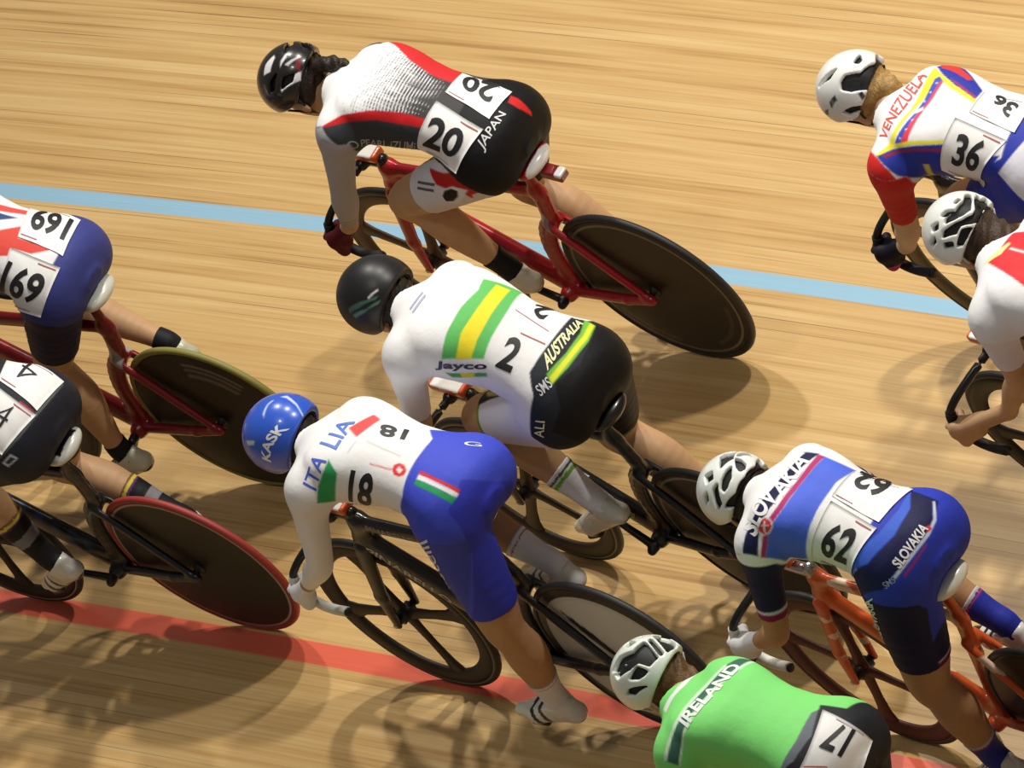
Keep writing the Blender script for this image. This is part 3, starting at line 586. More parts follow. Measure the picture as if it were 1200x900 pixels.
    ([(-1.34,0.182),(-1.419,-0.175),(-1.333,-0.431),(-1.279,-1.017),(-1.837,-0.669),(-1.781,0.373),(-1.281,1.176),(-0.833,1.237),(-1.279,0.703)],1),
  ],
  'ht': [
  ],
},
'gbr': {
  'paint': [
    (('torso',(-0.583,0.24,0.777)),(236,234,240),[(0.9136,-0.1154),(0.2907,-0.166),(0.1944,-0.1541),(0.099,-0.1702),(0.0046,-0.1512),(0.0021,-0.0083),(0.0054,0.0285),(0.0537,0.1369),(0.1402,0.1756),(0.7783,0.2384)]),
    (('torso',(-0.521,-0.241,0.819)),(225,80,75),[(0.9198,-0.0518),(0.2678,-0.0534),(0.1716,-0.0767),(0.1652,-0.0522),(0.2508,-0.0274),(0.9456,-0.0919)]),
    (('torso',(-0.346,-0.023,0.938)),(50,75,120),[(0.5108,-0.0291),(0.2233,-0.052),(0.1608,-0.0553),(0.2079,-0.0274),(0.4476,0.0582)]),
    (('torso',(-0.465,0.181,0.866)),(215,75,65),[(0.6453,0.0783),(0.2028,-0.021),(0.1449,-0.0561),(0.1349,-0.014),(0.0062,-0.0134),(0.0226,-0.0014),(0.0676,0.0255),(0.1419,0.0254),(0.1387,0.0514),(0.5961,0.1736)]),
  ],
  'bib': [
    (('torso',(-0.599,-0.017,0.8)),[(-0.012,0.0226),(0.151,0.0104),(0.1896,-0.1431),(0.0128,-0.1316)],'number',True),
    (('torso',(-0.584,0.501,0.639)),[(0.1563,-0.0274),(-0.0128,-0.009),(0.0134,0.1521),(0.162,0.1507)],'number',False),
  ],
  'text': [
    (('torso',(-0.547,-0.07,0.834)),'169',(22,22,25),[(0.0037,-0.0171),(0.1298,-0.0214),(0.1641,-0.1305),(0.0223,-0.1113)],'b0'),
    (('torso',(-0.438,0.708,0.554)),'169',(22,22,25),[(0.1374,-0.0278),(-0.0014,-0.0101),(0.0191,0.0799),(0.1723,0.0866)],'b1'),
    (('legL',(0.075,0.967,0.245)),'UK',(90,90,125),[(0.1561,0.2806),(0.0704,0.0919),(0.0205,0.0697),(0.1576,0.3176)],''),
  ],
  'hp': [
  ],
  'hv': [
  ],
  'ht': [
  ],
},
'usa': {
  'paint': [
    (('torso',(-0.469,0.696,0.543)),(38,40,48),[(0.6138,-0.1213),(0.1582,-0.1904),(0.0963,-0.1762),(-0.0448,-0.0645),(0.0348,0.0805),(0.5073,0.1861)]),
    (('torso',(-0.859,-0.104,0.501)),(112,112,112),[(0.0135,-0.1135),(-0.0074,-0.1183),(-0.0004,-0.0377),(0.0041,0.0224),(0.0126,0.0259)]),
    (('bumL',(-0.679,0.469,0.565)),(105,108,112),[(-0.0172,-0.0466),(-0.0268,-0.0438),(0.0083,0.038),(0.0517,0.1212),(0.0592,0.1124)]),
    (('torso',(-0.666,0.14,0.732)),(185,60,70),[(0.0445,-0.0089),(0.0361,-0.0151),(-0.0198,0.001),(-0.0176,0.0081)]),
    (('bumL',(-0.578,0.722,0.38)),(190,195,205),[(0.0563,0.0828),(0.0314,0.045),(0.0062,0.0563),(0.0349,0.0924)]),
    (('bumL',(-0.587,0.718,0.375)),(45,50,60),[(0.0472,0.0784),(0.0314,0.0551),(0.0168,0.0602),(0.0355,0.0821)]),
  ],
  'bib': [
    (('torso',(-0.742,-0.096,0.663)),[(-0.0093,0.0203),(0.1435,-0.0236),(0.1678,-0.1508),(-0.0234,-0.1246)],'number',True),
    (('torso',(-0.587,0.406,0.7)),[(0.1432,-0.0785),(-0.0346,-0.0249),(0.0268,0.1197),(0.1702,0.0549)],'number',False),
  ],
  'text': [
    (('torso',(-0.531,-0.169,0.83)),'4',(22,22,25),[(0.0259,-0.0356),(0.0804,-0.0458),(0.0898,-0.1316),(0.0215,-0.1054)],'b0'),
    (('torso',(-0.513,0.279,0.811)),'4',(22,22,25),[(0.0547,-0.0086),(0.0161,-0.0076),(0.0276,0.0659),(0.0798,0.0531)],'b1'),
  ],
  'hp': [
  ],
  'hv': [
  ],
  'ht': [
  ],
},
'ven': {
  'paint': [
    (('flankL',(-0.512,0.673,0.534)),(208,44,42),[(0.593,0.0641),(0.5182,0.0577),(0.499,0.0653),(0.4583,0.0938),(0.4284,0.1329),(0.4681,0.2255),(0.53,0.1941),(0.5643,0.0926)]),
    (('bumL',(-0.368,0.546,0.753)),(45,58,165),[(0.0598,-0.0531),(0.0956,0.0197),(0.1483,0.0631),(0.2108,0.1408),(0.1134,0.2103),(-0.0308,0.2369),(-0.122,0.002),(-0.0473,-0.1417)]),
    (('bumL',(-0.52,0.569,0.637)),(222,222,236),[(0.0686,-0.0492),(-0.0494,-0.141),(-0.2091,0.0429),(-0.1722,0.2065),(-0.0051,0.1504),(0.0606,0.1109),(0.1327,0.0608)]),
    (('torso',(-0.356,-0.123,0.926)),(45,55,160),[(0.4379,-0.1227),(0.3733,-0.1535),(0.252,-0.0656),(0.2545,-0.0262),(0.3309,-0.0502),(0.3891,-0.0815)]),
    (('torso',(-0.355,-0.307,0.883)),(215,60,60),[(0.4895,-0.1681),(0.3978,-0.1269),(0.3025,-0.0668),(0.3161,-0.0563),(0.3671,-0.0755),(0.4191,-0.0873)]),
    (('torso',(-0.454,-0.061,0.889)),(170,50,110),[(0.3749,-0.0902),(0.3117,-0.0638),(0.2647,-0.0474),(0.2655,-0.0396),(0.3237,-0.0591)]),
    (('torso',(-0.29,0.071,0.955)),(238,230,60),[(0.4305,-0.1385),(0.3949,-0.1166),(0.3201,-0.0797),(0.2405,-0.0528),(0.2407,-0.0397),(0.3219,-0.0646),(0.3857,-0.0932),(0.4305,0.1358),(0.4502,0.1432),(0.4216,0.0264)]),
    (('torso',(-0.235,0.233,0.944)),(70,80,185),[(0.4157,0.1119),(0.3844,0.0089),(0.3904,-0.1103),(0.38,-0.1202),(0.3585,-0.107),(0.3715,-0.0098),(0.3926,0.1117)]),
    (('torso',(-0.289,0.248,0.925)),(225,65,85),[(0.4041,0.1076),(0.3798,-0.0129),(0.374,-0.1078),(0.3629,-0.1072),(0.3695,-0.0145),(0.381,0.0999)]),
    (('torso',(-0.202,0.016,0.979)),(235,235,238),[(0.3895,0.0384),(0.3708,0.0191),(0.361,0.0303),(0.3783,0.0469)]),
    (('flankL',(-0.418,0.617,0.667)),(45,60,165),[(0.4962,0.0818),(0.4482,0.0526),(0.3835,0.0293),(0.2859,0.0051),(0.2926,0.0458),(0.1194,0.0057),(0.1927,0.1256),(0.2993,0.1566),(0.3504,0.1318),(0.4243,0.1249)]),
    (('flankL',(-0.47,0.629,0.62)),(150,45,90),[(0.4872,0.0719),(0.4395,0.0453),(0.3809,0.0277),(0.296,0.0121),(0.2996,0.024),(0.3807,0.0368),(0.434,0.0532),(0.4714,0.0749)]),
    (('torso',(-0.38,0.505,0.775)),(238,230,60),[(0.4951,0.107),(0.4594,0.071),(0.3874,0.0447),(0.281,0.0187),(0.2792,0.0283),(0.381,0.0534),(0.4415,0.0762),(0.4833,0.1069)]),
    (('flankL',(-0.424,0.891,0.16)),(210,205,90),[(0.3719,-0.0137),(0.3526,-0.0171),(0.3524,0.0569),(0.4028,0.2533),(0.4145,0.2319),(0.372,0.0606)]),
    (('torso',(-0.269,0.54,0.797)),(235,235,250),[(0.4082,0.0411),(0.4059,0.0372),(0.401,0.0388),(0.4032,0.0432)]),
    (('torso',(-0.28,0.298,0.913)),(235,235,250),[(0.3979,0.0573),(0.3964,0.0533),(0.3909,0.0553),(0.3922,0.0597)]),
    (('torso',(-0.244,0.131,0.961)),(235,235,250),[(0.3871,0.0537),(0.3862,0.0493),(0.3804,0.0517),(0.3811,0.0565)]),
    (('torso',(-0.185,0.016,0.983)),(235,235,250),[(0.3779,0.0365),(0.3777,0.0317),(0.3711,0.0349),(0.3708,0.0404)]),
    (('torso',(-0.157,0.026,0.987)),(235,235,250),[(0.3747,-0.0018),(0.3744,-0.0066),(0.3675,-0.0033),(0.3673,0.0022)]),
    (('torso',(-0.186,0.155,0.97)),(235,235,250),[(0.3752,-0.0529),(0.3742,-0.0572),(0.368,-0.0546),(0.3686,-0.0498)]),
    (('torso',(-0.236,0.095,0.967)),(235,235,250),[(0.3795,-0.0787),(0.3788,-0.0832),(0.3726,-0.0805),(0.373,-0.0754)]),
  ],
  'bib': [
    (('torso',(-0.447,-0.047,0.893)),[(0.1009,0.0332),(0.2591,0.0074),(0.2535,-0.0707),(0.0985,-0.0846)],'number',True),
    (('torso',(-0.355,0.542,0.761)),[(0.2732,-0.0523),(0.0992,-0.0231),(0.1987,0.1285),(0.2956,0.1001)],'number',False),
  ],
  'text': [
    (('torso',(-0.421,-0.107,0.901)),'36',(22,22,25),[(0.1394,0.004),(0.2148,-0.0419),(0.212,-0.0723),(0.131,-0.0538)],'b0'),
    (('torso',(-0.468,0.662,0.586)),'36',(22,22,25),[(0.2625,-0.0454),(0.1663,-0.0361),(0.2011,0.0596),(0.276,0.0475)],'b1'),
    (('torso',(0.015,0.152,0.988)),'VENEZUELA',(225,85,75),[(0.453,0.0997),(0.459,-0.1386),(0.3778,-0.1048),(0.4069,0.1178)],''),
  ],
  'hp': [
    ((40,40,44),[(0.005,1.075),(-0.302,0.95),(-0.299,1.089),(0.062,1.254)]),
    ((40,40,44),[(0.513,1.157),(0.252,1.215),(0.532,1.309),(0.956,1.14)]),
    ((40,40,44),[(-0.999,0.954),(-1.108,0.869),(-1.208,1.022),(-1.066,1.154)]),
    ((60,60,64),[(-1.159,1.231),(-1.4,0.827),(-1.461,0.858),(-1.196,1.317)]),
  ],
  'hv': [
    ([(0.231,0.548),(-0.116,0.357),(-0.392,0.224),(-0.22,0.464)],0),
    ([(-0.825,-0.037),(-0.799,-0.432),(-0.941,-0.22),(-0.917,-0.049)],0),
    ([(-0.554,0.63),(-0.67,0.431),(-1.086,0.258),(-1.305,-0.411),(-0.878,-1.18),(-1.234,-1.3),(-1.724,-0.871),(-1.648,0.166),(-1.446,0.707),(-0.79,0.895),(-0.548,0.827)],0),
    ([(-0.151,1.508),(-0.664,1.413),(-1.147,1.399),(-0.828,1.62),(-0.254,1.67)],0),
  ],
  'ht': [
  ],
},
'pol': {
  'paint': [
    (('torso',(-0.298,0.12,0.947)),(218,48,55),[(0.4976,0.0294),(0.4809,-0.0062),(0.4993,-0.085),(0.3991,-0.1139),(0.1126,-0.1839),(-0.0533,0.0246),(0.2259,0.0549),(0.3182,0.0576),(0.3916,0.0463)]),
    (('torso',(-0.406,0.003,0.914)),(235,235,238),[(0.4666,-0.0149),(0.4648,-0.0226),(0.0158,-0.0427),(0.0088,-0.0331)]),
    (('torso',(-0.059,0.112,0.992)),(225,225,150),[(0.4697,0.0369),(0.4438,-0.0146),(0.4335,-0.0497),(0.4194,-0.0469),(0.4195,-0.0059),(0.4515,0.031)]),
    (('armL',(0.053,0.579,0.814)),(120,25,40),[(0.4215,0.1074),(0.3873,0.1033),(0.3587,0.1174),(0.3634,0.1233),(0.394,0.1156)]),
    (('armL',(-0.287,0.862,0.418)),(120,25,40),[(0.4585,0.0642),(0.4514,0.0602),(0.4247,0.1096),(0.431,0.116)]),
  ],
  'bib': [
  ],
  'text': [
  ],
  'hp': [
  ],
  'hv': [
    ([(-0.614,0.535),(-0.615,0.408),(-0.809,0.105),(-0.832,-0.339),(-0.642,-0.653),(-0.689,-0.745),(-0.917,-0.511),(-1.116,-0.113),(-1.014,0.178),(-0.828,0.388)],0),
    ([(-0.481,0.936),(-0.537,0.783),(-0.79,0.593),(-1.058,0.348),(-1.265,0.015),(-1.255,-0.196),(-0.883,-0.74),(-1.086,-0.623),(-1.347,-0.42),(-1.545,-0.005),(-1.296,0.326),(-1.025,0.521),(-0.906,0.801)],0),
    ([(-0.855,1.203),(-0.983,0.923),(-1.093,0.639),(-1.351,0.457),(-1.21,0.875),(-1.019,1.174)],1),
    ([(-0.417,1.123),(-0.75,1.076),(-0.706,1.223),(-0.39,1.257)],1),
    ([(0.102,1.054),(-0.207,0.911),(-0.196,1.017),(0.08,1.125)],1),
    ([(-0.171,0.623),(-0.393,0.539),(-0.37,0.688),(-0.174,0.742)],0),
    ([(-0.468,0.338),(-0.56,0.198),(-0.726,0.131),(-0.568,0.332)],0),
    ([(-0.648,-0.135),(-0.648,-0.317),(-0.728,-0.298),(-0.701,-0.129)],0),
    ([(-1.18,-0.705),(-1.123,-1.045),(-1.297,-0.985),(-1.376,-0.566)],0),
    ([(-0.736,-0.941),(-0.809,-0.952),(-0.981,-0.855),(-1.021,-0.686)],0),
  ],
  'ht': [
  ],
},
'ire': {
  'paint': [
    (('torso',(0.154,0.188,0.97)),(235,235,238),[(0.4809,0.0332),(0.4609,-0.0193),(0.4722,-0.0977),(0.4525,-0.1057),(0.4249,-0.048),(0.4386,-0.0018),(0.435,0.0466)]),
    (('torso',(-0.307,0.125,0.944)),(60,105,90),[(0.42,0.1866),(0.4227,0.1376),(0.417,0.0706),(0.4167,-0.0209),(0.3854,-0.124),(0.3713,-0.1591),(0.3391,-0.1744),(0.3424,-0.1273),(0.3685,-0.0505),(0.3747,0.0409),(0.3802,0.1105),(0.3804,0.1831)]),
    (('torso',(-0.213,0.279,0.936)),(205,235,205),[(0.4203,0.171),(0.4192,0.1178),(0.4119,0.0479),(0.4144,-0.0382),(0.3828,-0.1381),(0.3723,-0.1348),(0.397,-0.0363),(0.3971,0.0491),(0.4073,0.115),(0.4086,0.1681)]),
    (('torso',(-0.379,0.178,0.908)),(205,235,205),[(0.3384,-0.1789),(0.3484,-0.137),(0.3789,-0.0614),(0.3891,0.0295),(0.3937,0.1015),(0.3876,0.1793),(0.3825,0.1771),(0.3864,0.1024),(0.378,0.0337),(0.3673,-0.0553),(0.3379,-0.1303),(0.3282,-0.1757)]),
    (('torso',(-0.38,0.252,0.89)),(105,112,122),[(0.0685,-0.0803),(0.0462,-0.1074),(0.0358,-0.0745),(0.0278,-0.0007),(0.0354,0.0485),(0.0458,0.1075),(0.0812,0.1142),(0.074,0.0745),(0.0618,0.0112)]),
    (('bumL',(-0.421,0.156,0.894)),(34,36,42),[(0.0673,-0.1023),(-0.0169,-0.1248),(-0.1917,-0.1257),(-0.1455,0.0707),(0.1357,0.2636),(0.0827,0.1245),(0.0477,0.079),(0.0342,-0.0043)]),
  ],
  'bib': [
    (('torso',(-0.828,0.099,0.552)),[(-0.068,0.0209),(0.081,0.1009),(0.0919,-0.0889),(-0.0608,-0.074)],'number',True),
  ],
  'text': [
    (('torso',(-0.722,0.025,0.691)),'17',(22,22,25),[(-0.019,0.0279),(0.0443,0.0333),(0.0413,-0.0516),(-0.0174,-0.0626)],'b0'),
    (('torso',(-0.275,0.079,0.958)),'IRELAND',(232,240,235),[(0.4123,0.0895),(0.3747,-0.1253),(0.3323,-0.125),(0.3671,0.1039)],''),
  ],
  'hp': [
  ],
  'hv': [
    ([(0.188,0.54),(-0.037,0.237),(-0.427,0.095),(-0.369,0.374),(-0.049,0.58)],0),
    ([(-0.468,0.092),(-0.552,-0.325),(-0.666,-0.285),(-1.14,0.035),(-1.018,0.39),(-0.716,0.367),(-0.503,0.582),(-0.038,0.778),(0.035,0.672),(-0.406,0.452)],0),
    ([(-0.625,-0.437),(-0.597,-0.555),(-1.189,-0.216),(-1.171,-0.085)],0),
    ([(-0.499,-0.752),(-0.389,-1.042),(-0.579,-1.209),(-0.771,-1.355),(-1.214,-0.776),(-1.233,-0.358)],0),
    ([(-0.698,0.502),(-0.985,0.572),(-0.894,0.716),(-0.726,0.836),(-0.472,0.843),(-0.583,0.673)],0),
    ([(-0.249,1.155),(-0.942,1.041),(-0.326,1.338),(-0.113,1.261)],1),
    ([(0.022,-0.194),(0.11,-0.391),(-0.323,-0.243),(-0.233,-0.108)],0),
    ([(-0.128,-0.53),(-0.077,-0.668),(-0.247,-0.618),(-0.294,-0.483)],0),
    ([(0.306,-0.061),(0.238,-0.226),(0.204,-0.218),(0.274,-0.091)],0),
  ],
  'ht': [
  ],
},
}
# ---------------------------------------------------------------- blender helpers
def lin(c):
    c = np.asarray(c, float) / 255.0
    return np.where(c <= .04045, c / 12.92, ((c + .055) / 1.055) ** 2.4)
MATS = {}
def mat(name, col, rough=.5, metal=0.0, coat=0.0, vcol=False, bump=None, spec=.5, sheen=0.0, alpha=None, grain=None):
    if name in MATS: return MATS[name]
    m = bpy.data.materials.new(name); m.use_nodes = True; nt = m.node_tree; b = nt.nodes['Principled BSDF']
    c = lin(col); b.inputs['Base Color'].default_value = (*c, 1); b.inputs['Roughness'].default_value = rough; b.inputs['Metallic'].default_value = metal
    b.inputs['Coat Weight'].default_value = coat; b.inputs['Coat Roughness'].default_value = .08; b.inputs['Specular IOR Level'].default_value = spec
    if sheen: b.inputs['Sheen Weight'].default_value = sheen
    if vcol:
        a = nt.nodes.new('ShaderNodeVertexColor'); a.layer_name = 'Col'; nt.links.new(a.outputs['Color'], b.inputs['Base Color'])
    tc = nt.nodes.new('ShaderNodeTexCoord')
    if grain:
        n = nt.nodes.new('ShaderNodeTexNoise'); n.inputs['Scale'].default_value = grain[0]; n.inputs['Detail'].default_value = 3
        nt.links.new(tc.outputs['Object'], n.inputs['Vector'])
        mx = nt.nodes.new('ShaderNodeMix'); mx.data_type = 'RGBA'; mx.blend_type = 'MULTIPLY'; mx.inputs['Factor'].default_value = 1
        mr = nt.nodes.new('ShaderNodeMapRange'); mr.inputs['From Min'].default_value = .3; mr.inputs['From Max'].default_value = .7; mr.inputs['To Min'].default_value = 1 - grain[1]; mr.inputs['To Max'].default_value = 1.0
        nt.links.new(n.outputs['Fac'], mr.inputs['Value']); nt.links.new(mr.outputs['Result'], mx.inputs[7])
        if vcol: nt.links.new(a.outputs['Color'], mx.inputs[6])
        else: mx.inputs[6].default_value = (*c, 1)
        nt.links.new(mx.outputs[2], b.inputs['Base Color'])
    if bump:
        n = nt.nodes.new('ShaderNodeTexNoise'); n.inputs['Scale'].default_value = bump[0]; n.inputs['Detail'].default_value = 4
        nt.links.new(tc.outputs['Object'], n.inputs['Vector'])
        bp = nt.nodes.new('ShaderNodeBump'); bp.inputs['Strength'].default_value = bump[1]; bp.inputs['Distance'].default_value = bump[2]
        nt.links.new(n.outputs['Fac'], bp.inputs['Height']); nt.links.new(bp.outputs['Normal'], b.inputs['Normal'])
    MATS[name] = m; return m
FABRIC = lambda: mat('lycra', (200, 200, 200), .6, vcol=True, bump=(30, .35, .005), spec=.22)
SHELL = lambda: mat('painted_shell', (200, 200, 200), .28, vcol=True, coat=.4)
PAINTED = lambda: mat('painted_carbon', (200, 200, 200), .32, vcol=True, coat=.25)
SKIN = lambda tone: mat('skin_%d' % tone, [(202, 160, 118), (184, 140, 100), (216, 182, 150)][tone], .55, bump=(60, .15, .002), grain=(14, .12))
BLACK = lambda: mat('black_plastic', (20, 20, 21), .4)
CARBON = lambda: mat('black_carbon', (17, 16, 16), .34, coat=.25)
RUBBER = lambda: mat('rubber', (24, 23, 22), .6)
METAL = lambda: mat('brushed_metal', (190, 190, 192), .28, metal=1.0)
def link_mesh(name, v, faces, material, parent=None, smooth=True, cols=None, lap=0):
    me = bpy.data.meshes.new(name)
    v = np.asarray(v, float)
    if isinstance(faces, np.ndarray) and len(faces):
        k = faces.shape[1]
        me.vertices.add(len(v)); me.vertices.foreach_set('co', v.astype(np.float32).ravel())
        me.loops.add(faces.size); me.loops.foreach_set('vertex_index', faces.astype(np.int32).ravel())
        me.polygons.add(len(faces)); me.polygons.foreach_set('loop_start', np.arange(0, faces.size, k, dtype=np.int32))
        me.polygons.foreach_set('loop_total', np.full(len(faces), k, dtype=np.int32))
        me.update(calc_edges=True)
    else:
        me.from_pydata([tuple(p) for p in v], [], [list(f) for f in faces])
    me.validate()
    if smooth: me.polygons.foreach_set('use_smooth', np.ones(len(me.polygons), bool))
    if cols is not None:
        ca = me.color_attributes.new('Col', 'FLOAT_COLOR', 'POINT')
        c4 = np.ones((len(v), 4), np.float32); c4[:, :3] = cols; ca.data.foreach_set('color', c4.ravel())
    me.materials.append(material)
    o = bpy.data.objects.new(name, me); COL.objects.link(o)
    if parent is not None: o.parent = parent
    return o
def relax(v, q, n=2, lam=.5):
    """a little Laplacian smoothing of a surface-nets mesh"""
    e = np.concatenate([q[:, [0, 1]], q[:, [1, 2]], q[:, [2, 3]], q[:, [3, 0]]]); e = np.concatenate([e, e[:, ::-1]])
    cnt = np.bincount(e[:, 0], minlength=len(v))[:, None] + 1e-9
    for _ in range(n):
        s = np.stack([np.bincount(e[:, 0], weights=v[e[:, 1], k], minlength=len(v)) for k in range(3)], 1)
        v = v + lam * (s / cnt - v)
    return v
def sdf_part(name, fn, lo, hi, h, material, parent=None, color=None, lap=1):
    v, q = surface(fn, lo, hi, h)
    if lap: v = relax(v, q, lap)
    cols = None
    if color is not None:
        cols = lin(np.array(color(v))) if callable(color) else np.repeat(lin(color)[None], len(v), 0)
    return link_mesh(name, v, q, material, parent, cols=cols)
def tube(path, r, seg=10, ry=None, closed=False, cap=True):
    """swept tube, r scalar or per point"""
    P = np.asarray(path, float); n = len(P); r = np.broadcast_to(r, (n,)); V = []; F = []
    up = V3(0, 1, .013)
    for i in range(n):
        t = unit(P[(i + 1) % n] - P[i - 1]) if closed else unit(P[min(i + 1, n - 1)] - P[max(i - 1, 0)])
        if abs(t @ unit(up)) > .95: up = V3(1, 0, .01)
        a = unit(np.cross(t, up)); b = np.cross(t, a)
        for k in range(seg):
            an = 2 * math.pi * k / seg
            V.append(P[i] + a * math.cos(an) * r[i] + b * math.sin(an) * r[i])
    m = n if closed else n - 1
    for i in range(m):
        for k in range(seg):
            j = (i + 1) % n
            F.append((i * seg + k, i * seg + (k + 1) % seg, j * seg + (k + 1) % seg, j * seg + k))
    if cap and not closed:
        F.append(tuple(range(seg))[::-1]); F.append(tuple((n - 1) * seg + k for k in range(seg)))
    return V, F
def spline(pts, n=6):
    pts = np.asarray(pts, float); q = np.vstack([2 * pts[0] - pts[1], pts, 2 * pts[-1] - pts[-2]]); C = []
    for i in range(1, len(q) - 2):
        for t in np.arange(n) / n:
            c = np.array([-t ** 3 + 2 * t * t - t, 3 * t ** 3 - 5 * t * t + 2, -3 * t ** 3 + 4 * t * t + t, t ** 3 - t * t]) / 2
            C.append(c @ q[i - 1:i + 3])
    C.append(pts[-1]); return np.array(C)
def lathe_y(profile, c, seg=96):
    """profile (radius, y) turned about the y axis through c"""
    V = []; F = []; n = len(profile)
    for k in range(seg):
        a = 2 * math.pi * k / seg
        for r, y in profile: V.append((c[0] + r * math.cos(a), c[1] + y, c[2] + r * math.sin(a)))
    for k in range(seg):
        for i in range(n):
            j = (i + 1) % n
            F.append((k * n + i, k * n + j, ((k + 1) % seg) * n + j, ((k + 1) % seg) * n + i))
    return np.array(V), np.array(F)
def empty(name, label=None, cat=None, group=None):
    o = bpy.data.objects.new(name, None); COL.objects.link(o); o.empty_display_size = .1
    if label: o['label'] = label
    if cat: o['category'] = cat
    if group: o['group'] = group
    return o
_tx = {}
def text_mesh(body, bold=.02):
    """flat lettering as points in the unit square plus faces, cut fine enough to bend"""
    key = (body, bold)
    if key in _tx: return _tx[key]
    cu = bpy.data.curves.new('t', 'FONT'); cu.body = body; cu.offset = bold; cu.resolution_u = 4; cu.fill_mode = 'FRONT'
    ob = bpy.data.objects.new('t', cu); COL.objects.link(ob)
    dg = bpy.context.evaluated_depsgraph_get(); me = bpy.data.meshes.new_from_object(ob.evaluated_get(dg))
    bm = bmesh.new(); bm.from_mesh(me); bpy.data.objects.remove(ob)
    xs = [v.co.x for v in bm.verts]; ys = [v.co.y for v in bm.verts]; x0, x1, y0, y1 = min(xs), max(xs), min(ys), max(ys)
    for v in bm.verts: v.co.x = (v.co.x - x0) / (x1 - x0); v.co.y = (v.co.y - y0) / (y1 - y0); v.co.z = 0
    nx = max(14, 5 + 5 * len(body))
    for ax, n in ((0, nx), (1, 9)):
        for i in range(1, n):
            co = [0, 0, 0]; no = [0, 0, 0]; co[ax] = i / n; no[ax] = 1
            bmesh.ops.bisect_plane(bm, geom=bm.verts[:] + bm.edges[:] + bm.faces[:], plane_co=co, plane_no=no, dist=1e-6)
    bm.verts.index_update()
    V = np.array([v.co[:] for v in bm.verts]); F = [[v.index for v in f.verts] for f in bm.faces]; bm.free(); bpy.data.meshes.remove(me)
    _tx[key] = (V, F); return V, F
def bilin(q, u, v):
    """q = top-left, top-right, bottom-right, bottom-left; v = 0 at the bottom"""
    q = np.asarray(q, float); u = u[:, None]; v = v[:, None]
    return (q[3] * (1 - u) + q[2] * u) * (1 - v) + (q[0] * (1 - u) + q[1] * u) * v
def drape(b, reg, xy, off, fn, depth=.34, fn2=None):
    """drop plane points of a garment frame on to the body, 'off' above it"""
    o, e1, e2, n = b.frame(reg); P0 = o + xy[:, :1] * e1 + xy[:, 1:2] * e2 + n * depth
    t = np.zeros(len(P0)); bs = np.full(len(P0), 9.); bt = t.copy()
    for _ in range(150):
        s = fn(P0 - n * t[:, None]); m = s < bs; bs = np.where(m, s, bs); bt = np.where(m, t, bt)
        t = np.where(bs < 4e-4, bt, np.minimum(t + np.maximum(s * .95, .0008), depth + .16))
    P = P0 - n * bt[:, None]
    g = np.stack([fn(P + d) - fn(P) for d in np.eye(3) * 1e-3], -1); g /= np.linalg.norm(g, axis=1, keepdims=True) + 1e-9
    for _ in range(3):
        P = P - g * fn(P)[:, None] * .9
    if fn2 is not None:
        for _ in range(2):
            e = fn2(P); P = P - g * np.where((e > -.02) & (e < .02), e, 0)[:, None] * .9
    g = np.stack([fn(P + d) - fn(P) for d in np.eye(3) * 1e-3], -1); g /= np.linalg.norm(g, axis=1, keepdims=True) + 1e-9
    return P + g * off
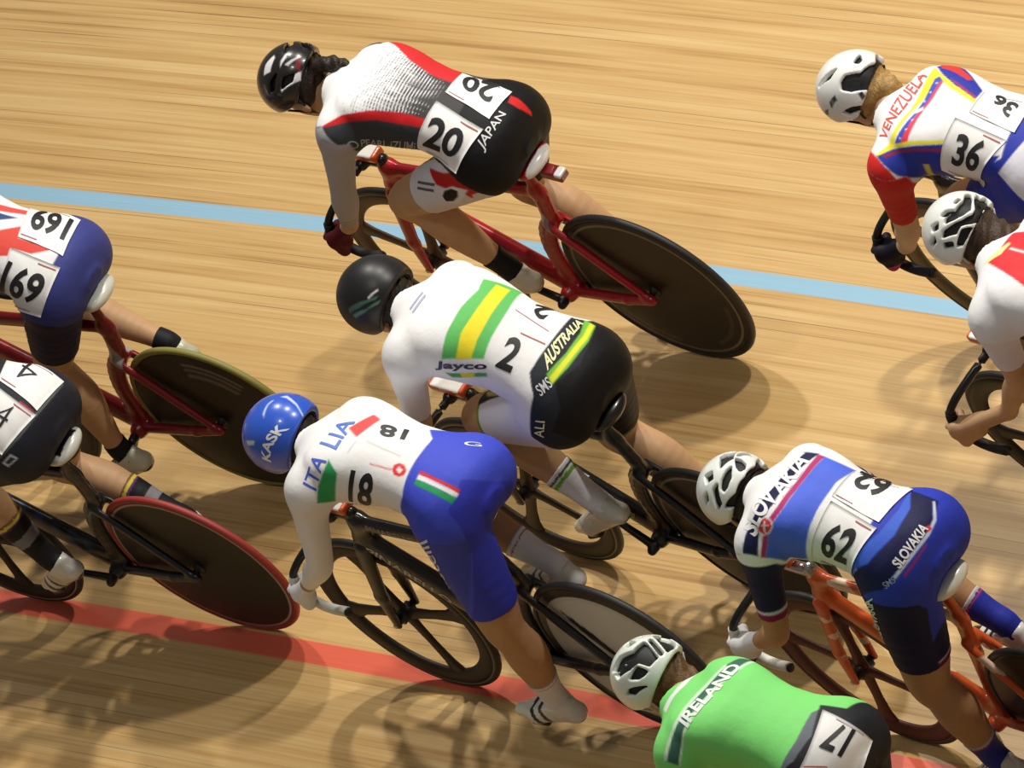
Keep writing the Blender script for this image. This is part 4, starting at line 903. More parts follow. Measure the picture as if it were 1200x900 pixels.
# ---------------------------------------------------------------- the wooden track
def build_track():
    R0, cx = 95.0, 1.0
    v = []; f = []; nx, ny = 60, 40
    xs = np.linspace(-16, 12, nx); ys = np.linspace(-8, 14, ny)
    for y in ys:
        for x in xs: v.append((x, y, 0))
    for j in range(ny - 1):
        for i in range(nx - 1):
            a = j * nx + i; f.append((a, a + 1, a + nx + 1, a + nx))
    m = bpy.data.materials.new('pine_track'); m.use_nodes = True; nt = m.node_tree; N = nt.nodes; L = nt.links; b = N['Principled BSDF']
    g = N.new('ShaderNodeNewGeometry'); sep = N.new('ShaderNodeSeparateXYZ'); L.new(g.outputs['Position'], sep.inputs[0])
    def mth(op, a, b2=None, c=None):
        n = N.new('ShaderNodeMath'); n.operation = op
        for i, x in enumerate((a, b2, c)):
            if x is None: continue
            if isinstance(x, (int, float)): n.inputs[i].default_value = x
            else: L.new(x, n.inputs[i])
        return n.outputs[0]
    X = sep.outputs[0]; Y = sep.outputs[1]
    dx = mth('SUBTRACT', X, cx)
    lane = mth('ADD', Y, mth('MULTIPLY', mth('MULTIPLY', dx, dx), 1 / (2 * R0)))     # distance up the track
    # strips of pine 40 mm wide, laid end to end
    st = mth('DIVIDE', lane, .042); row = mth('FLOOR', st); fr_ = mth('FRACT', st)
    def wn(w_):
        n = N.new('ShaderNodeTexWhiteNoise'); n.noise_dimensions = '1D'; L.new(w_, n.inputs['W']); return n.outputs['Value']
    r1 = wn(row)
    seg = mth('FLOOR', mth('ADD', mth('DIVIDE', X, 3.4), mth('MULTIPLY', r1, 7.0)))
    r2 = wn(mth('ADD', mth('MULTIPLY', row, 13.7), seg))
    cr = N.new('ShaderNodeCombineXYZ'); L.new(mth('MULTIPLY', X, .22), cr.inputs[0]); L.new(mth('MULTIPLY', row, 3.17), cr.inputs[1])
    nr = N.new('ShaderNodeTexNoise'); nr.inputs['Scale'].default_value = 1.0; nr.inputs['Detail'].default_value = 1; L.new(cr.outputs[0], nr.inputs['Vector']); rs_ = nr.outputs['Fac']
    cmb = N.new('ShaderNodeCombineXYZ'); L.new(mth('MULTIPLY', X, .55), cmb.inputs[0]); L.new(mth('MULTIPLY', lane, 26.0), cmb.inputs[1]); L.new(mth('MULTIPLY', r1, .6), cmb.inputs[2])
    def noise(vec, sc, det=3, rough=.55):
        n = N.new('ShaderNodeTexNoise'); n.inputs['Scale'].default_value = sc; n.inputs['Detail'].default_value = det; n.inputs['Roughness'].default_value = rough
        L.new(vec, n.inputs['Vector']); return n.outputs['Fac']
    grain = noise(cmb.outputs[0], 1.6)
    c2 = N.new('ShaderNodeCombineXYZ'); L.new(mth('MULTIPLY', X, .8), c2.inputs[0]); L.new(mth('MULTIPLY', lane, 120.0), c2.inputs[1])
    fine = noise(c2.outputs[0], 1.0, 2)
    c3 = N.new('ShaderNodeCombineXYZ'); L.new(mth('MULTIPLY', X, .5), c3.inputs[0]); L.new(mth('MULTIPLY', lane, 2.6), c3.inputs[1])
    big = noise(c3.outputs[0], 1.3, 3)
    ramp = N.new('ShaderNodeValToRGB'); e = ramp.color_ramp
    e.elements[0].position = .36; e.elements[0].color = (*lin((160, 120, 70)), 1); e.elements[1].position = .68; e.elements[1].color = (*lin((222, 190, 134)), 1)
    k = e.elements.new(.5); k.color = (*lin((202, 164, 106)), 1)
    mixv = mth('ADD', mth('ADD', mth('MULTIPLY', grain, .46), mth('MULTIPLY', rs_, .26)), mth('ADD', mth('MULTIPLY', fine, .22), mth('MULTIPLY', big, .14)))
    L.new(mixv, ramp.inputs[0])
    # dark joints between some strips
    gap = mth('LESS_THAN', mth('ABSOLUTE', mth('SUBTRACT', fr_, .5)), .455)
    c4 = N.new('ShaderNodeCombineXYZ'); L.new(mth('MULTIPLY', X, .35), c4.inputs[0]); L.new(row, c4.inputs[1])
    gn = N.new('ShaderNodeMapRange'); gn.inputs['From Min'].default_value = .50; gn.inputs['From Max'].default_value = .66; gn.inputs['To Min'].default_value = 1.0; gn.inputs['To Max'].default_value = .42
    L.new(noise(c4.outputs[0], 1.7, 2), gn.inputs['Value'])
    gapf = mth('MAXIMUM', gap, gn.outputs[0])
    def mix(fac, a, b2, mode='MIX'):
        n = N.new('ShaderNodeMix'); n.data_type = 'RGBA'; n.blend_type = mode
        for idx, x in ((0, fac), (6, a), (7, b2)):
            if isinstance(x, (int, float)): n.inputs[idx].default_value = x
            elif isinstance(x, tuple): n.inputs[idx].default_value = x
            else: L.new(x, n.inputs[idx])
        return n.outputs[2]
    cg = N.new('ShaderNodeCombineColor'); [L.new(gapf, cg.inputs[i]) for i in range(3)]
    wood = mix(1.0, ramp.outputs[0], cg.outputs[0], 'MULTIPLY')
    def band(y0, wd, col, base):
        d = mth('ABSOLUTE', mth('SUBTRACT', lane, y0))
        mr = N.new('ShaderNodeMapRange'); mr.inputs['From Min'].default_value = wd / 2 - .003; mr.inputs['From Max'].default_value = wd / 2 + .003; mr.inputs['To Min'].default_value = 1; mr.inputs['To Max'].default_value = 0
        L.new(d, mr.inputs['Value'])
        vr = mth('ADD', .90, mth('MULTIPLY', fine, .2)); cv = N.new('ShaderNodeCombineColor'); [L.new(vr, cv.inputs[i]) for i in range(3)]
        return mix(mr.outputs[0], base, mix(1.0, (*lin(col), 1), cv.outputs[0], 'MULTIPLY'))
    wood = band(.5094, .060, (150, 192, 218), wood)
    wood = band(-1.0605, .080, (226, 106, 82), wood)
    L.new(wood, b.inputs['Base Color'])
    b.inputs['Roughness'].default_value = .34; b.inputs['Specular IOR Level'].default_value = .5
    b.inputs['Coat Weight'].default_value = .35; b.inputs['Coat Roughness'].default_value = .16
    o = link_mesh('floor', v, np.array(f), m, smooth=False); o['kind'] = 'structure'; o['label'] = 'wooden track of narrow pine strips with a blue and a red line'
build_track()
# ---------------------------------------------------------------- the track bicycles
def wheel(parent, cx, kind, o):
    """kind 'disc' or 'spoke'; stands on z = 0 at x = cx"""
    R = .335; c = (cx, 0, R)
    root = empty('rear_wheel' if kind == 'disc' else 'front_wheel'); root.parent = parent
    prof = [(R - .0125 + .0118 * math.cos(a), .0118 * math.sin(a)) for a in np.linspace(0, 2 * math.pi, 11)[:-1]]
    v, f = lathe_y(prof, c, 112)
    tc = o.get('tyre', (26, 25, 24)); link_mesh('tyre', v, f, mat('tyre_%d_%d_%d' % tc, tc, .55), root)
    if kind == 'disc':
        rr = np.concatenate([[.0], np.linspace(.03, .25, 16), np.arange(.258, .3145, .004)]); seg = 144
        V = []; Cc = []; A = np.arange(seg) * 2 * math.pi / seg
        fn = o.get('disc', lambda r, a, s: (30, 27, 24))
        for sd in (1, -1):
            for r in rr:
                y = sd * (.0085 + .012 * (1 - (r / .314) ** 2))
                for a in A: V.append((cx + r * math.cos(a), y, R + r * math.sin(a))); Cc.append(fn(r, a, sd))
        n = len(rr); F = []
        for s_ in range(2):
            for i in range(n - 1):
                for k in range(seg):
                    a0 = (s_ * n + i) * seg + k; a1 = (s_ * n + i) * seg + (k + 1) % seg; b0 = a0 + seg; b1 = a1 + seg
                    F.append((a0, a1, b1, b0) if s_ else (a0, b0, b1, a1))
        for k in range(seg):
            a0 = (n - 1) * seg + k; a1 = (n - 1) * seg + (k + 1) % seg; F.append((a0, a0 + n * seg, a1 + n * seg, a1))
        link_mesh('disc', V, np.array(F), mat('disc_carbon', (30, 27, 24), .42, vcol=True, spec=.3, coat=.06), root, cols=lin(np.array(Cc, float)))
    else:
        rc = o.get('rim', (34, 28, 24)); m = mat('rim_%d_%d_%d' % rc, rc, .5, spec=.25)
        prof = [(.318, .0105), (.300, .0125), (.275, .0115), (.262, .006), (.258, 0), (.262, -.006), (.275, -.0115), (.300, -.0125), (.318, -.0105)]
        v, f = lathe_y(prof, c, 112); link_mesh('rim', v, f, m, root)
        if o.get('rimband'):
            for sd in (1, -1):
                v, f = lathe_y([(.3185, sd * .0108), (.3135, sd * .0122), (.3130, sd * .0112), (.3180, sd * .0098)], c, 112)
                link_mesh('rim_stripe', v, f, mat('band_%d_%d_%d' % o['rimband'], o['rimband'], .45), root)
        a0 = math.radians(o.get('ang', 0)); ns = o.get('ns', 4)
        for k in range(ns):
            a = math.pi - (a0 + 2 * math.pi * k / ns)          # 0 = forward
            a = a0 + 2 * math.pi * k / ns
            d = V3(math.cos(a), 0, math.sin(a)); t = V3(-math.sin(a), 0, math.cos(a)); V = []; F = []
            prof2 = [(.018, .030, .011), (.06, .024, .0085), (.14, .021, .0075), (.22, .026, .008), (.268, .044, .0085)]
            for r, wd, th in prof2:
                p = V3(*c) + d * r
                for an in np.arange(10) * 2 * math.pi / 10: V.append(p + t * wd * math.cos(an) + V3(0, th * math.sin(an), 0))
            for i in range(len(prof2) - 1):
                for q in range(10): F.append((i * 10 + q, i * 10 + (q + 1) % 10, (i + 1) * 10 + (q + 1) % 10, (i + 1) * 10 + q))
            link_mesh('spoke', V, np.array(F), m, root)
    v, f = lathe_y([(.0, .05), (.012, .05), (.013, .030), (.022, .028), (.022, -.028), (.013, -.030), (.012, -.05), (.0, -.05)], c, 24)
    link_mesh('hub', v, f, BLACK() if not o.get('hubm') else METAL(), root)
    v, f = lathe_y([(.0, .058), (.007, .058), (.009, .051), (.009, -.051), (.007, -.058), (.0, -.058)], c, 16)
    link_mesh('axle_nut', v, f, METAL(), root)
    return root
def build_bike(k, r, label, st):
    wb = st.get('wb', .97); sx = r['j']['pel'][0] - .010 + st.get('sdx', 0); sz = r['j']['pel'][2] - .108; fat = st.get('fat', 1.0)
    t = empty('track_bicycle', label, 'bicycle', None)
    x, y, psi, lean = r['bike']; psi = math.radians(psi); lean = math.radians(lean)
    H = Vector((-math.cos(psi), -math.sin(psi), 0)); Lv = Vector((-H.y, H.x, 0)); U = Vector((0, 0, 1)) * math.cos(lean) + Lv * math.sin(lean); Yv = U.cross(H)
    M = Matrix((H, Yv, U)).transposed().to_4x4(); M.translation = Vector((x, y, 0)); t.matrix_world = M
    dx = wb - .97
    BB = V3(.395 + dx * .4, 0, .285); HT = V3(.832 + dx, 0, .800); HB = V3(.868 + dx, 0, .695); ST = V3(sx + .045, 0, .76)
    col = st['col']; col2 = st.get('col2', col)
    def frame(P):
        d = flatcone(P, HB, HT, .028 * fat, .026 * fat, 1.25)
        d = smin(d, flatcone(P, HB + V3(-.01, 0, .0), BB, .036 * fat, .040 * fat, 1.7), .03)        # down tube
        d = smin(d, flatcone(P, HT + V3(-.01, 0, -.015), ST + V3(.01, 0, -.0), .026 * fat, .021 * fat, 1.6), .03)     # top tube
        if st.get('mono', True):
            rr = .335 + .046
            arc = [V3(rr * math.cos(a), 0, .335 + rr * math.sin(a)) for a in np.radians([4, 20, 36, 50])]
            arc = [BB + V3(-.01, 0, .01)] + arc + [ST]
        else:
            arc = [BB, ST]
        Sq = np.array([1, 1.7, 1.0]); d = smin(d, limb(P * Sq, np.array(arc) * Sq, [.030 * fat] + [.028 * fat] * (len(arc) - 1), 3) / 1.25, .018)
        d = smin(d, flatcone(P, ST, V3(sx + .03, 0, sz - .05), .024, .019, 1.6), .02)    # seat mast
        ssy = .052
        top = arc[4] if st.get('mono', True) else ST * .82 + BB * .18
        Q = P.copy(); Q[:, 1] = np.abs(Q[:, 1])
        d = smin(d, flatcone(Q, V3(BB[0] - .02, .022, BB[2]), V3(.10, ssy, .322), .017 * fat, .015 * fat, 1.2), .02)
        d = smin(d, flatcone(Q, V3(.10, ssy, .322), V3(-.015, ssy + .002, .335), .015 * fat, .014 * fat, 1.2), .01)
        d = smin(d, flatcone(Q, V3(top[0] + .0, .022, top[2] - .01), V3(0, ssy, .34), .015 * fat, .012 * fat, 1.2), .015)
        d = smin(d, cone(P, BB - V3(0, .035, 0), BB + V3(0, .035, 0), .028, .028), .01)
        # wheel clearance
        rw = np.hypot(P[:, 0], P[:, 2] - .335)
        return smax(d, -np.maximum(rw - .345, np.abs(P[:, 1]) - .019), .004)
    lo = V3(-.04, -.075, .24); hi = V3(.92 + dx, .075, max(sz, .84) + .02)
    fc = st.get('framecol')
    sdf_part('frame', frame, lo, hi, .0058, PAINTED(), t, color=fc if fc else col, lap=1)
    def fork(P):
        Q = P.copy(); Q[:, 1] = np.abs(Q[:, 1])
        fx = wb
        d = cone(P, HB + V3(.004, 0, -.012), HB + V3(-.006, 0, .004), .027, .026)
        d = smin(d, flatcone(Q, HB + V3(.004, .026, -.014), V3(fx - .035, .046, .47), .025 * fat, .020 * fat, 1.6), .02)
        d = smin(d, flatcone(Q, V3(fx - .035, .046, .47), V3(fx - .003, .047, .333), .020 * fat, .014, 1.5), .01)
        rw = np.hypot(P[:, 0] - fx, P[:, 2] - .335)
        return smax(d, -np.maximum(rw - .345, np.abs(P[:, 1]) - .019), .004)
    sdf_part('fork', fork, V3(HB[0] - .05, -.08, .31), V3(wb + .04, .08, .73), .005, PAINTED(), t, color=st.get('forkcol', fc if fc else col))
    # saddle and its post head
    sc = st.get('saddle', (25, 25, 26)); scf = st.get('saddlecol')
    def sad(P):
        d = ellip(P, V3(sx - .035, 0, sz - .012), np.eye(3), (.055, .072, .026))
        d = smin(d, flatcone(P, V3(sx + .02, 0, sz - .010), V3(sx + .165, 0, sz - .014), .036, .020, .8), .05)
        d = smin(d, ellip(P, V3(sx - .06, 0, sz - .005), np.eye(3), (.03, .064, .022)), .02)
        return smax(d, (sz - .034) - P[:, 2], .008)
    sdf_part('saddle', sad, V3(sx - .10, -.08, sz - .045), V3(sx + .19, .08, sz + .03), .005, SHELL(), t, color=scf(sx, sz) if scf else sc)
    def clamp(P):
        d = rbox(P, V3(sx + .03, 0, sz - .052), np.eye(3), (.028, .018, .016), .006)
        for s_ in (1, -1): d = np.minimum(d, cone(P, V3(sx - .055, s_ * .022, sz - .038), V3(sx + .12, s_ * .016, sz - .040), .0038, .0038))
        return d
    sdf_part('saddle_clamp', clamp, V3(sx - .08, -.035, sz - .075), V3(sx + .14, .035, sz - .02), .0032, METAL() if st.get('metalclamp') else BLACK(), t)
    if st.get('tailbox'):
        def tb(P): return rbox(P, V3(sx - .105, 0, sz - .055), np.array([unit(V3(1, 0, .2)), V3(0, 1, 0), unit(V3(-.2, 0, 1))]), (.040, .020, .017), .005)
        sdf_part('tail_box', tb, V3(sx - .16, -.03, sz - .09), V3(sx - .05, .03, sz - .02), .004, SHELL(), t, color=lambda v: [((225, 225, 225) if (p[0] < sx - .125 and p[2] > sz - .056) else (120, 20, 28)) for p in v])
    # handlebar: the drops, tape and end plugs
    gx, gy, gz = r['opt'].get('grip', (.975, .208, .69))
    bc = V3(gx - .065, 0, .822)
    path = lambda s: [V3(bc[0], 0, bc[2]), V3(bc[0] + .002, s * .05, bc[2]), V3(gx - .042, s * .12, .806), V3(gx - .012, s * .185, .776), V3(gx + .010, s * gy, .735), V3(gx + .003, s * (gy + .002), gz - .012), V3(gx - .030, s * (gy + .002), .638), V3(gx - .082, s * (gy + .002), .622), V3(gx - .140, s * (gy + .002), .622)]
    full = np.vstack([spline(path(1), 6)[::-1], spline(path(-1), 6)[1:]])
    v, f = tube(full, .0125, 12); link_mesh('handlebar', v, f, CARBON(), t)
    for s_ in (1, -1):
        sp = spline(path(s_), 6)[22:]
        v, f = tube(sp, .0155, 12); tc = st.get('tape', (28, 27, 27)); link_mesh('bar_tape', v, f, mat('tape_%d_%d_%d' % tc, tc, .7), t)
        e = sp[-1]; v, f = tube([e, e - V3(.006, 0, 0)], .0135, 12); link_mesh('bar_plug', v, f, mat('plug', (60, 58, 56), .35, metal=.6), t)
    def stem(P):
        d = flatcone(P, HT + V3(0, 0, .012), bc + V3(-.005, 0, 0), .020, .019, 1.1)
        d = smin(d, cone(P, HT, HT + V3(-.004, 0, .03), .021, .019), .01)
        return smin(d, cone(P, bc - V3(0, .022, 0), bc + V3(0, .022, 0), .021, .021), .01)
    sdf_part('stem', stem, V3(HT[0] - .035, -.05, HT[2] - .03), V3(bc[0] + .03, .05, bc[2] + .035), .0045, METAL() if st.get('metalstem') else CARBON(), t)
    if st.get('box', True):
        ce = V3(bc[0] - .012, 0, bc[2] + .034); Rb = np.array([unit(V3(1, 0, .08)), V3(0, 1, 0), unit(V3(-.08, 0, 1))])
        def bx(P): return rbox(P, ce, Rb, (.072, .026, .015), .007)
        sdf_part('stem_box', bx, ce - .09, ce + .09, .0045, SHELL(), t, color=lambda v: [((238, 236, 230) if ((p - ce) @ Rb[2] > .0095 and abs((p - ce) @ Rb[0]) < .058) else (214, 88, 34)) for p in v])
    # drivetrain
    a = math.radians(r['crank']); ax = BB
    for S, s_, an in (('L', 1, a), ('R', -1, a + math.pi)):
        e = ax + V3(.165 * math.cos(an), 0, .165 * math.sin(an)); yy = s_ * .072
        def crank(P): return smin(cone(P, V3(ax[0], yy - s_ * .01, ax[2]), V3(e[0], yy, e[2]), .014, .010), cone(P, V3(ax[0], s_ * .03, ax[2]), V3(ax[0], yy + s_ * .006, ax[2]), .015, .015), .008)
        lo = np.minimum(V3(ax[0], min(s_ * .03, yy), ax[2]), V3(e[0], min(s_ * .03, yy), e[2])) - .02; hi = np.maximum(V3(ax[0], max(s_ * .03, yy), ax[2]), V3(e[0], max(s_ * .03, yy), e[2])) + .02
        sdf_part('crank', crank, lo, hi, .0045, METAL() if st.get('metalcrank') else CARBON(), t)
        f_, y_, u_ = r['body'].foot[S]; pc = V3(e[0], s_ * .125, e[2])
        def pedal(P): return smin(rbox(P, pc, np.array([f_, y_, u_]), (.036, .030, .009), .006), cone(P, V3(e[0], yy, e[2]), pc, .007, .007), .006)
        sdf_part('pedal', pedal, np.minimum(pc, V3(e[0], yy, e[2])) - .045, np.maximum(pc, V3(e[0], yy, e[2])) + .045, .005, BLACK(), t)
    v, f = lathe_y([(.094, -.044), (.094, -.047), (.070, -.048), (.068, -.0455), (.070, -.043)], ax, 60); link_mesh('chainring', v, f, METAL(), t)
    v, f = lathe_y([(.020, -.043), (.030, -.0435), (.032, -.0455), (.030, -.0475), (.020, -.048)], (0, 0, .335), 30); link_mesh('sprocket', v, f, METAL(), t)
    ch = []
    for q in np.linspace(-80, 80, 12): ch.append(V3(ax[0] + .096 * math.cos(math.radians(q)), -.0455, ax[2] + .096 * math.sin(math.radians(q))))
    for q in np.linspace(95, 265, 10): ch.append(V3(.034 * math.cos(math.radians(q)), -.0455, .335 + .034 * math.sin(math.radians(q))))
    v, f = tube(ch, .004, 6, closed=True); link_mesh('chain', v, f, mat('chain_steel', (90, 88, 84), .4, metal=.9), t)
    wheel(t, 0, 'disc', st); wheel(t, wb, 'spoke', st.get('front', {}))
    for e in st.get('decals', []):     # lettering on the frame: text, colour, quad in x,z at the side y
        txt, c, q, yv = e
        V, F = text_mesh(txt, .02); p = bilin(q, V[:, 0], V[:, 1]); P3 = np.stack([p[:, 0], np.full(len(p), .09), p[:, 1]], 1)
        tt = np.zeros(len(P3))
        for _ in range(30): tt = np.minimum(tt + np.maximum(frame(P3 - V3(0, 1, 0) * tt[:, None]), 0) * .7, .085)
        P3[:, 1] -= tt - .0012
        link_mesh('frame_lettering', P3, F, mat('ink_%d_%d_%d' % c, c, .5), t, smooth=False)
    return t, M
# ---------------------------------------------------------------- riders
def paint_suit(b, v, g, base, prints, waist):
    n = len(v); C = np.zeros((n, 3)); C[:] = base['torso']
    s_ = (v - b.j['pel']) @ b.es
    dt = b.torso(v)
    arm = np.zeros(n, bool); leg = {}
    def lay(w, col):
        w = np.clip(w, 0, 1)[:, None]; C[:] = C * (1 - w) + np.array(col, float) * w
    low = np.clip(.5 + (waist - s_) / .005, 0, 1)
    for S in 'LR':
        a, e = b.j['sh' + S], b.j['el' + S]
        da = b.arm(v, S, False); al = (v - a) @ unit(e - a); a0 = base.get('armstart', .02)
        wa = np.clip(.5 + (dt - da) / .008, 0, 1) * np.clip(.5 + (al - a0) / .005, 0, 1) * (da < .02)
        arm |= wa > .5
        h, kn = b.j['hip' + S], b.j['kne' + S]; dl = b.leg(v, S); lt = (v - h) @ unit(kn - h)
        leg[S] = (dl < .012) & (lt > -.02), lt
        low = low * (1 - wa); lay(wa, base['arm'])
    lay(low, base['leg'])
    for S in 'LR':
        m, lt = leg[S]; a, e = b.j['hip' + S], b.j['kne' + S]; L = np.linalg.norm(e - a); mm = (m & ~arm) * 1.0
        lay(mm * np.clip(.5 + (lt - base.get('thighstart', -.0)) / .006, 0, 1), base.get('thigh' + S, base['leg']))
        for ln, col in reversed(base.get('leghem', [])):
            lay(mm * np.clip(.5 + (lt / L - (b.opt.get('short', .68) - ln / L)) * L / .0045, 0, 1), col)
        leg[S] = m
    for p in prints['paint']:
        reg, col, poly = p[0], p[1], p[2]; o = p[3] if len(p) > 3 else {}
        O, e1, e2, nn = b.frame(reg); reg = reg[0]; q = v - O; x = q @ e1; y = q @ e2
        ok = (g @ nn) > .04
        if reg in ('torso', 'bumL', 'flankL'): ok &= ~arm
        elif reg == 'legL': ok &= leg['L'] & ~arm
        elif reg == 'armL':
            ok &= arm & (v[:, 1] > 0)
        I = np.where(ok)[0]
        if not len(I): continue
        sd = polysd(x[I], y[I], poly); w = np.clip(.5 - sd / .004, 0, 1)
        if o.get('halftone'):
            ss = s_[I]; tt = (q @ b.ev)[I]
            du = np.clip((b.L * .98 - ss) / .30, 0, 1.08); wv = np.abs(((ss + .25 * tt * tt) / .0105) % 1 - .5) * 2
            ht = np.clip((wv - (du * 1.15 - .22)) * 3 + .5, 0, 1)
            hv = np.abs((tt / .0105) % 1 - .5) * 2; ht = np.maximum(ht, np.clip((hv - (du * 1.3 - .05)) * 3 + .5, 0, 1) * .8)
            w = w * ht
        C[I] = C[I] * (1 - w[:, None]) + np.array(col) * w[:, None]
    for S in 'LR':
        a, e, wri = b.j['sh' + S], b.j['el' + S], b.j['wr' + S]; t = b.opt.get('sleeve', .6)
        if t <= 1: p0, p1 = a, e; tt = t
        else: p0, p1 = e, wri; tt = t - 1
        L = np.linalg.norm(p1 - p0); al = ((v - p0) @ unit(p1 - p0)) / L
        dA = b.arm(v, S, False)
        for ln, col in reversed(base.get('armhem', [])):
            lay(((dA < .012) & arm & ((v - p0) @ unit(p1 - p0) > 0)) * np.clip(.5 + (al - (tt - ln / L)) * L / .0045, 0, 1), col)
    return C
def gradn(fn, v):
    f0 = fn(v); g = np.stack([fn(v + d) - f0 for d in np.eye(3) * 1e-3], -1)
    return g / (np.linalg.norm(g, axis=1, keepdims=True) + 1e-9)
def build_rider(k, r, label, st, M):
    b = r['body']; j = b.j; pr = PRINTS[k]
    t = empty('person', label, 'person', None); t.matrix_world = M
    allj = np.array(list(j.values())); lo = allj.min(0) - .14; hi = allj.max(0) + .14
    fnS = lambda P: b.skin(P)
    sdf_part('body', fnS, lo, hi, .0058, SKIN(st.get('tone', 0)), t, lap=2)
    fnU = lambda P: b.suit(P)
    v, q = surface(fnU, lo, hi, st.get('h', .0046), newton=1); v = relax(v, q, 4); g = gradn(b.trunk, v)
    C = paint_suit(b, v, g, st['base'], pr, st.get('waist', .1))
    link_mesh('racing_suit', v, q, FABRIC(), t, cols=lin(C))
    # numbers pinned on the back
    bibs = []
    fB = lambda Q: b.trunk(Q, False) - .0042
    fA = lambda Q: b.trunk(Q) - .0042
    fL = lambda Q: b.trunk(Q, 'leg') - .0042
    for reg, quad, nm, inv in pr['bib']:
        n = 17; u, w_ = np.meshgrid(np.linspace(0, 1, n), np.linspace(0, 1, n)); xy = bilin(quad, u.ravel(), w_.ravel())
        P = drape(b, reg, xy, .0030, fB, fn2=fA); P2 = drape(b, reg, xy, .0018, fB, fn2=fA)
        rp = np.sin(xy[:, 0] * 70 + xy[:, 1] * 41) * np.sin(xy[:, 1] * 55) * .0011
        fr_ = b.frame(reg)[3]; P = P + fr_ * rp[:, None]; P2 = P2 + fr_ * rp[:, None]
        F = []
        for a in range(n - 1):
            for c in range(n - 1):
                i = a * n + c; F.append((i, i + 1, i + n + 1, i + n)); F.append((i + n * n, i + n + n * n, i + n + 1 + n * n, i + 1 + n * n))
        ed = [i for i in range(n)] + [n * (i + 1) + n - 1 for i in range(n - 1)] + [n * n - 2 - i for i in range(n - 1)] + [n * (n - 2 - i) for i in range(n - 2)]
        for a in range(len(ed)):
            i, i2 = ed[a], ed[(a + 1) % len(ed)]; F.append((i, i2, i2 + n * n, i + n * n))
        o = link_mesh('race_number', np.vstack([P, P2]), np.array(F), mat('number_paper', (236, 236, 236), .6, bump=(9, .5, .006)), t)
        bibs.append(o)
        # faint sponsor print along one edge
        V, F = text_mesh('-', 0)
        for a, wd, cc in ((.055, .016, (170, 150, 155)), (.91, .022, (175, 90, 90))):
            uu = V[:, 0] * (.55 if a < .5 else .35) + (.2 if a < .5 else .6); vv = V[:, 1] * wd + a
            Pt = drape(b, reg, bilin(quad, uu, vv), .0048, fB, fn2=fA)
            link_mesh('small_print', Pt, F, mat('ink_%d_%d_%d' % cc, cc, .6), o, smooth=False)
    for reg, txt, col, quad, on in pr['text']:
        small = (np.linalg.norm(np.array(quad[0]) - np.array(quad[3])) < .03)
        digit = txt.isdigit()
        V, F = text_mesh(txt, (-.012 if txt == '4' else .028) if digit else (.03 if txt in ('IRELAND', 'SLOVAKIA', 'SLOV', 'AKIA', 'AUSTRALIA', 'KASK', 'Jayco') else .008))
        xy = bilin(quad, V[:, 0], V[:, 1])
        P = drape(b, reg, xy, .0050 if on else .0014, fL if reg[0] == 'legL' else fB, fn2=fA)
        par = bibs[int(on[1])] if on else t
        link_mesh('number_digits' if digit else 'lettering', P, F, mat('ink_%d_%d_%d' % tuple(col), col, .55), par, smooth=False)
    # socks, shoes, gloves
    for S in st.get('feet', 'LR'):
        A, K = j['ank' + S], j['kne' + S]; ax = unit(K - A); top = A + ax * st.get('sock', .11)
        f_, y_, u_ = b.foot[S]
        def sock(P):
            d = b.leg(P, S) - .0035
            d = smax(d, (P - top) @ ax, .002)
            return np.maximum(d, -((P - (A - u_ * .036)) @ u_))
        sc = st.get('sockcol', (235, 235, 238)); sb = st.get('sockband')
        def scol(vv):
            o = []
            for h_ in (vv - top) @ ax:
                c = sc
                for a0, a1, cc in (sb or []):
                    if a0 < -h_ < a1: c = cc
                o.append(c)
            return o
        sdf_part('sock', sock, np.minimum(A, top) - .075, np.maximum(A, top) + .075, .005, FABRIC(), t, color=scol)
        Bp = j['bal' + S]; heel = A - u_ * .078 - f_ * .042; toe = Bp + f_ * .072 + u_ * .002
        def shoe(P):
            q = P.copy()
            d = cone(P, heel + u_ * .010, heel + u_ * .045 + f_ * .01, .029, .026)
            d = smin(d, cone(P, heel + u_ * .004, Bp + u_ * .006, .028, .036), .02)
            d = smin(d, cone(P, A - u_ * .028 + f_ * .006, Bp + u_ * .018 - f_ * .02, .037, .030), .02)
            d = smin(d, cone(P, Bp + u_ * .004, toe, .037, .022), .02)
            d = smin(d, cone(P, A - u_ * .050, A - u_ * .022, .038, .037), .015)
            d = np.maximum(d, (P - (A - u_ * .020)) @ unit(u_ + f_ * .22))
            inner = cone(P, A - u_ * .02, A + u_ * .06, .034, .037)
            d = smax(d, -np.maximum(inner, (A - u_ * .027 - P) @ u_), .003)
            return smax(d, (Bp - u_ * .026 - P) @ u_, .006)
        w0 = st.get('shoe', (232, 232, 228)); w1 = st.get('shoe2', (30, 30, 32))
        def shcol(vv):
            zz = (vv - Bp) @ u_; xx = (vv - Bp) @ f_; o = []
            for z_, x_ in zip(zz, xx):
                c = w0
                if z_ < (-.013 if x_ > -.09 else -.004): c = (24, 24, 25)
                elif abs(x_ + .022 - z_ * .3) < .008 or abs(x_ + .062 - z_ * .3) < .009: c = w1
                elif x_ < -.125 and z_ < .03 and st.get('heel'): c = st['heel']
                elif x_ > .03 and st.get('toe'): c = st['toe']
                o.append(c)
            return o
        pts = np.array([heel, toe, A, Bp]); sdf_part('shoe', shoe, pts.min(0) - .05, pts.max(0) + .05, .0042, SHELL(), t, color=shcol)
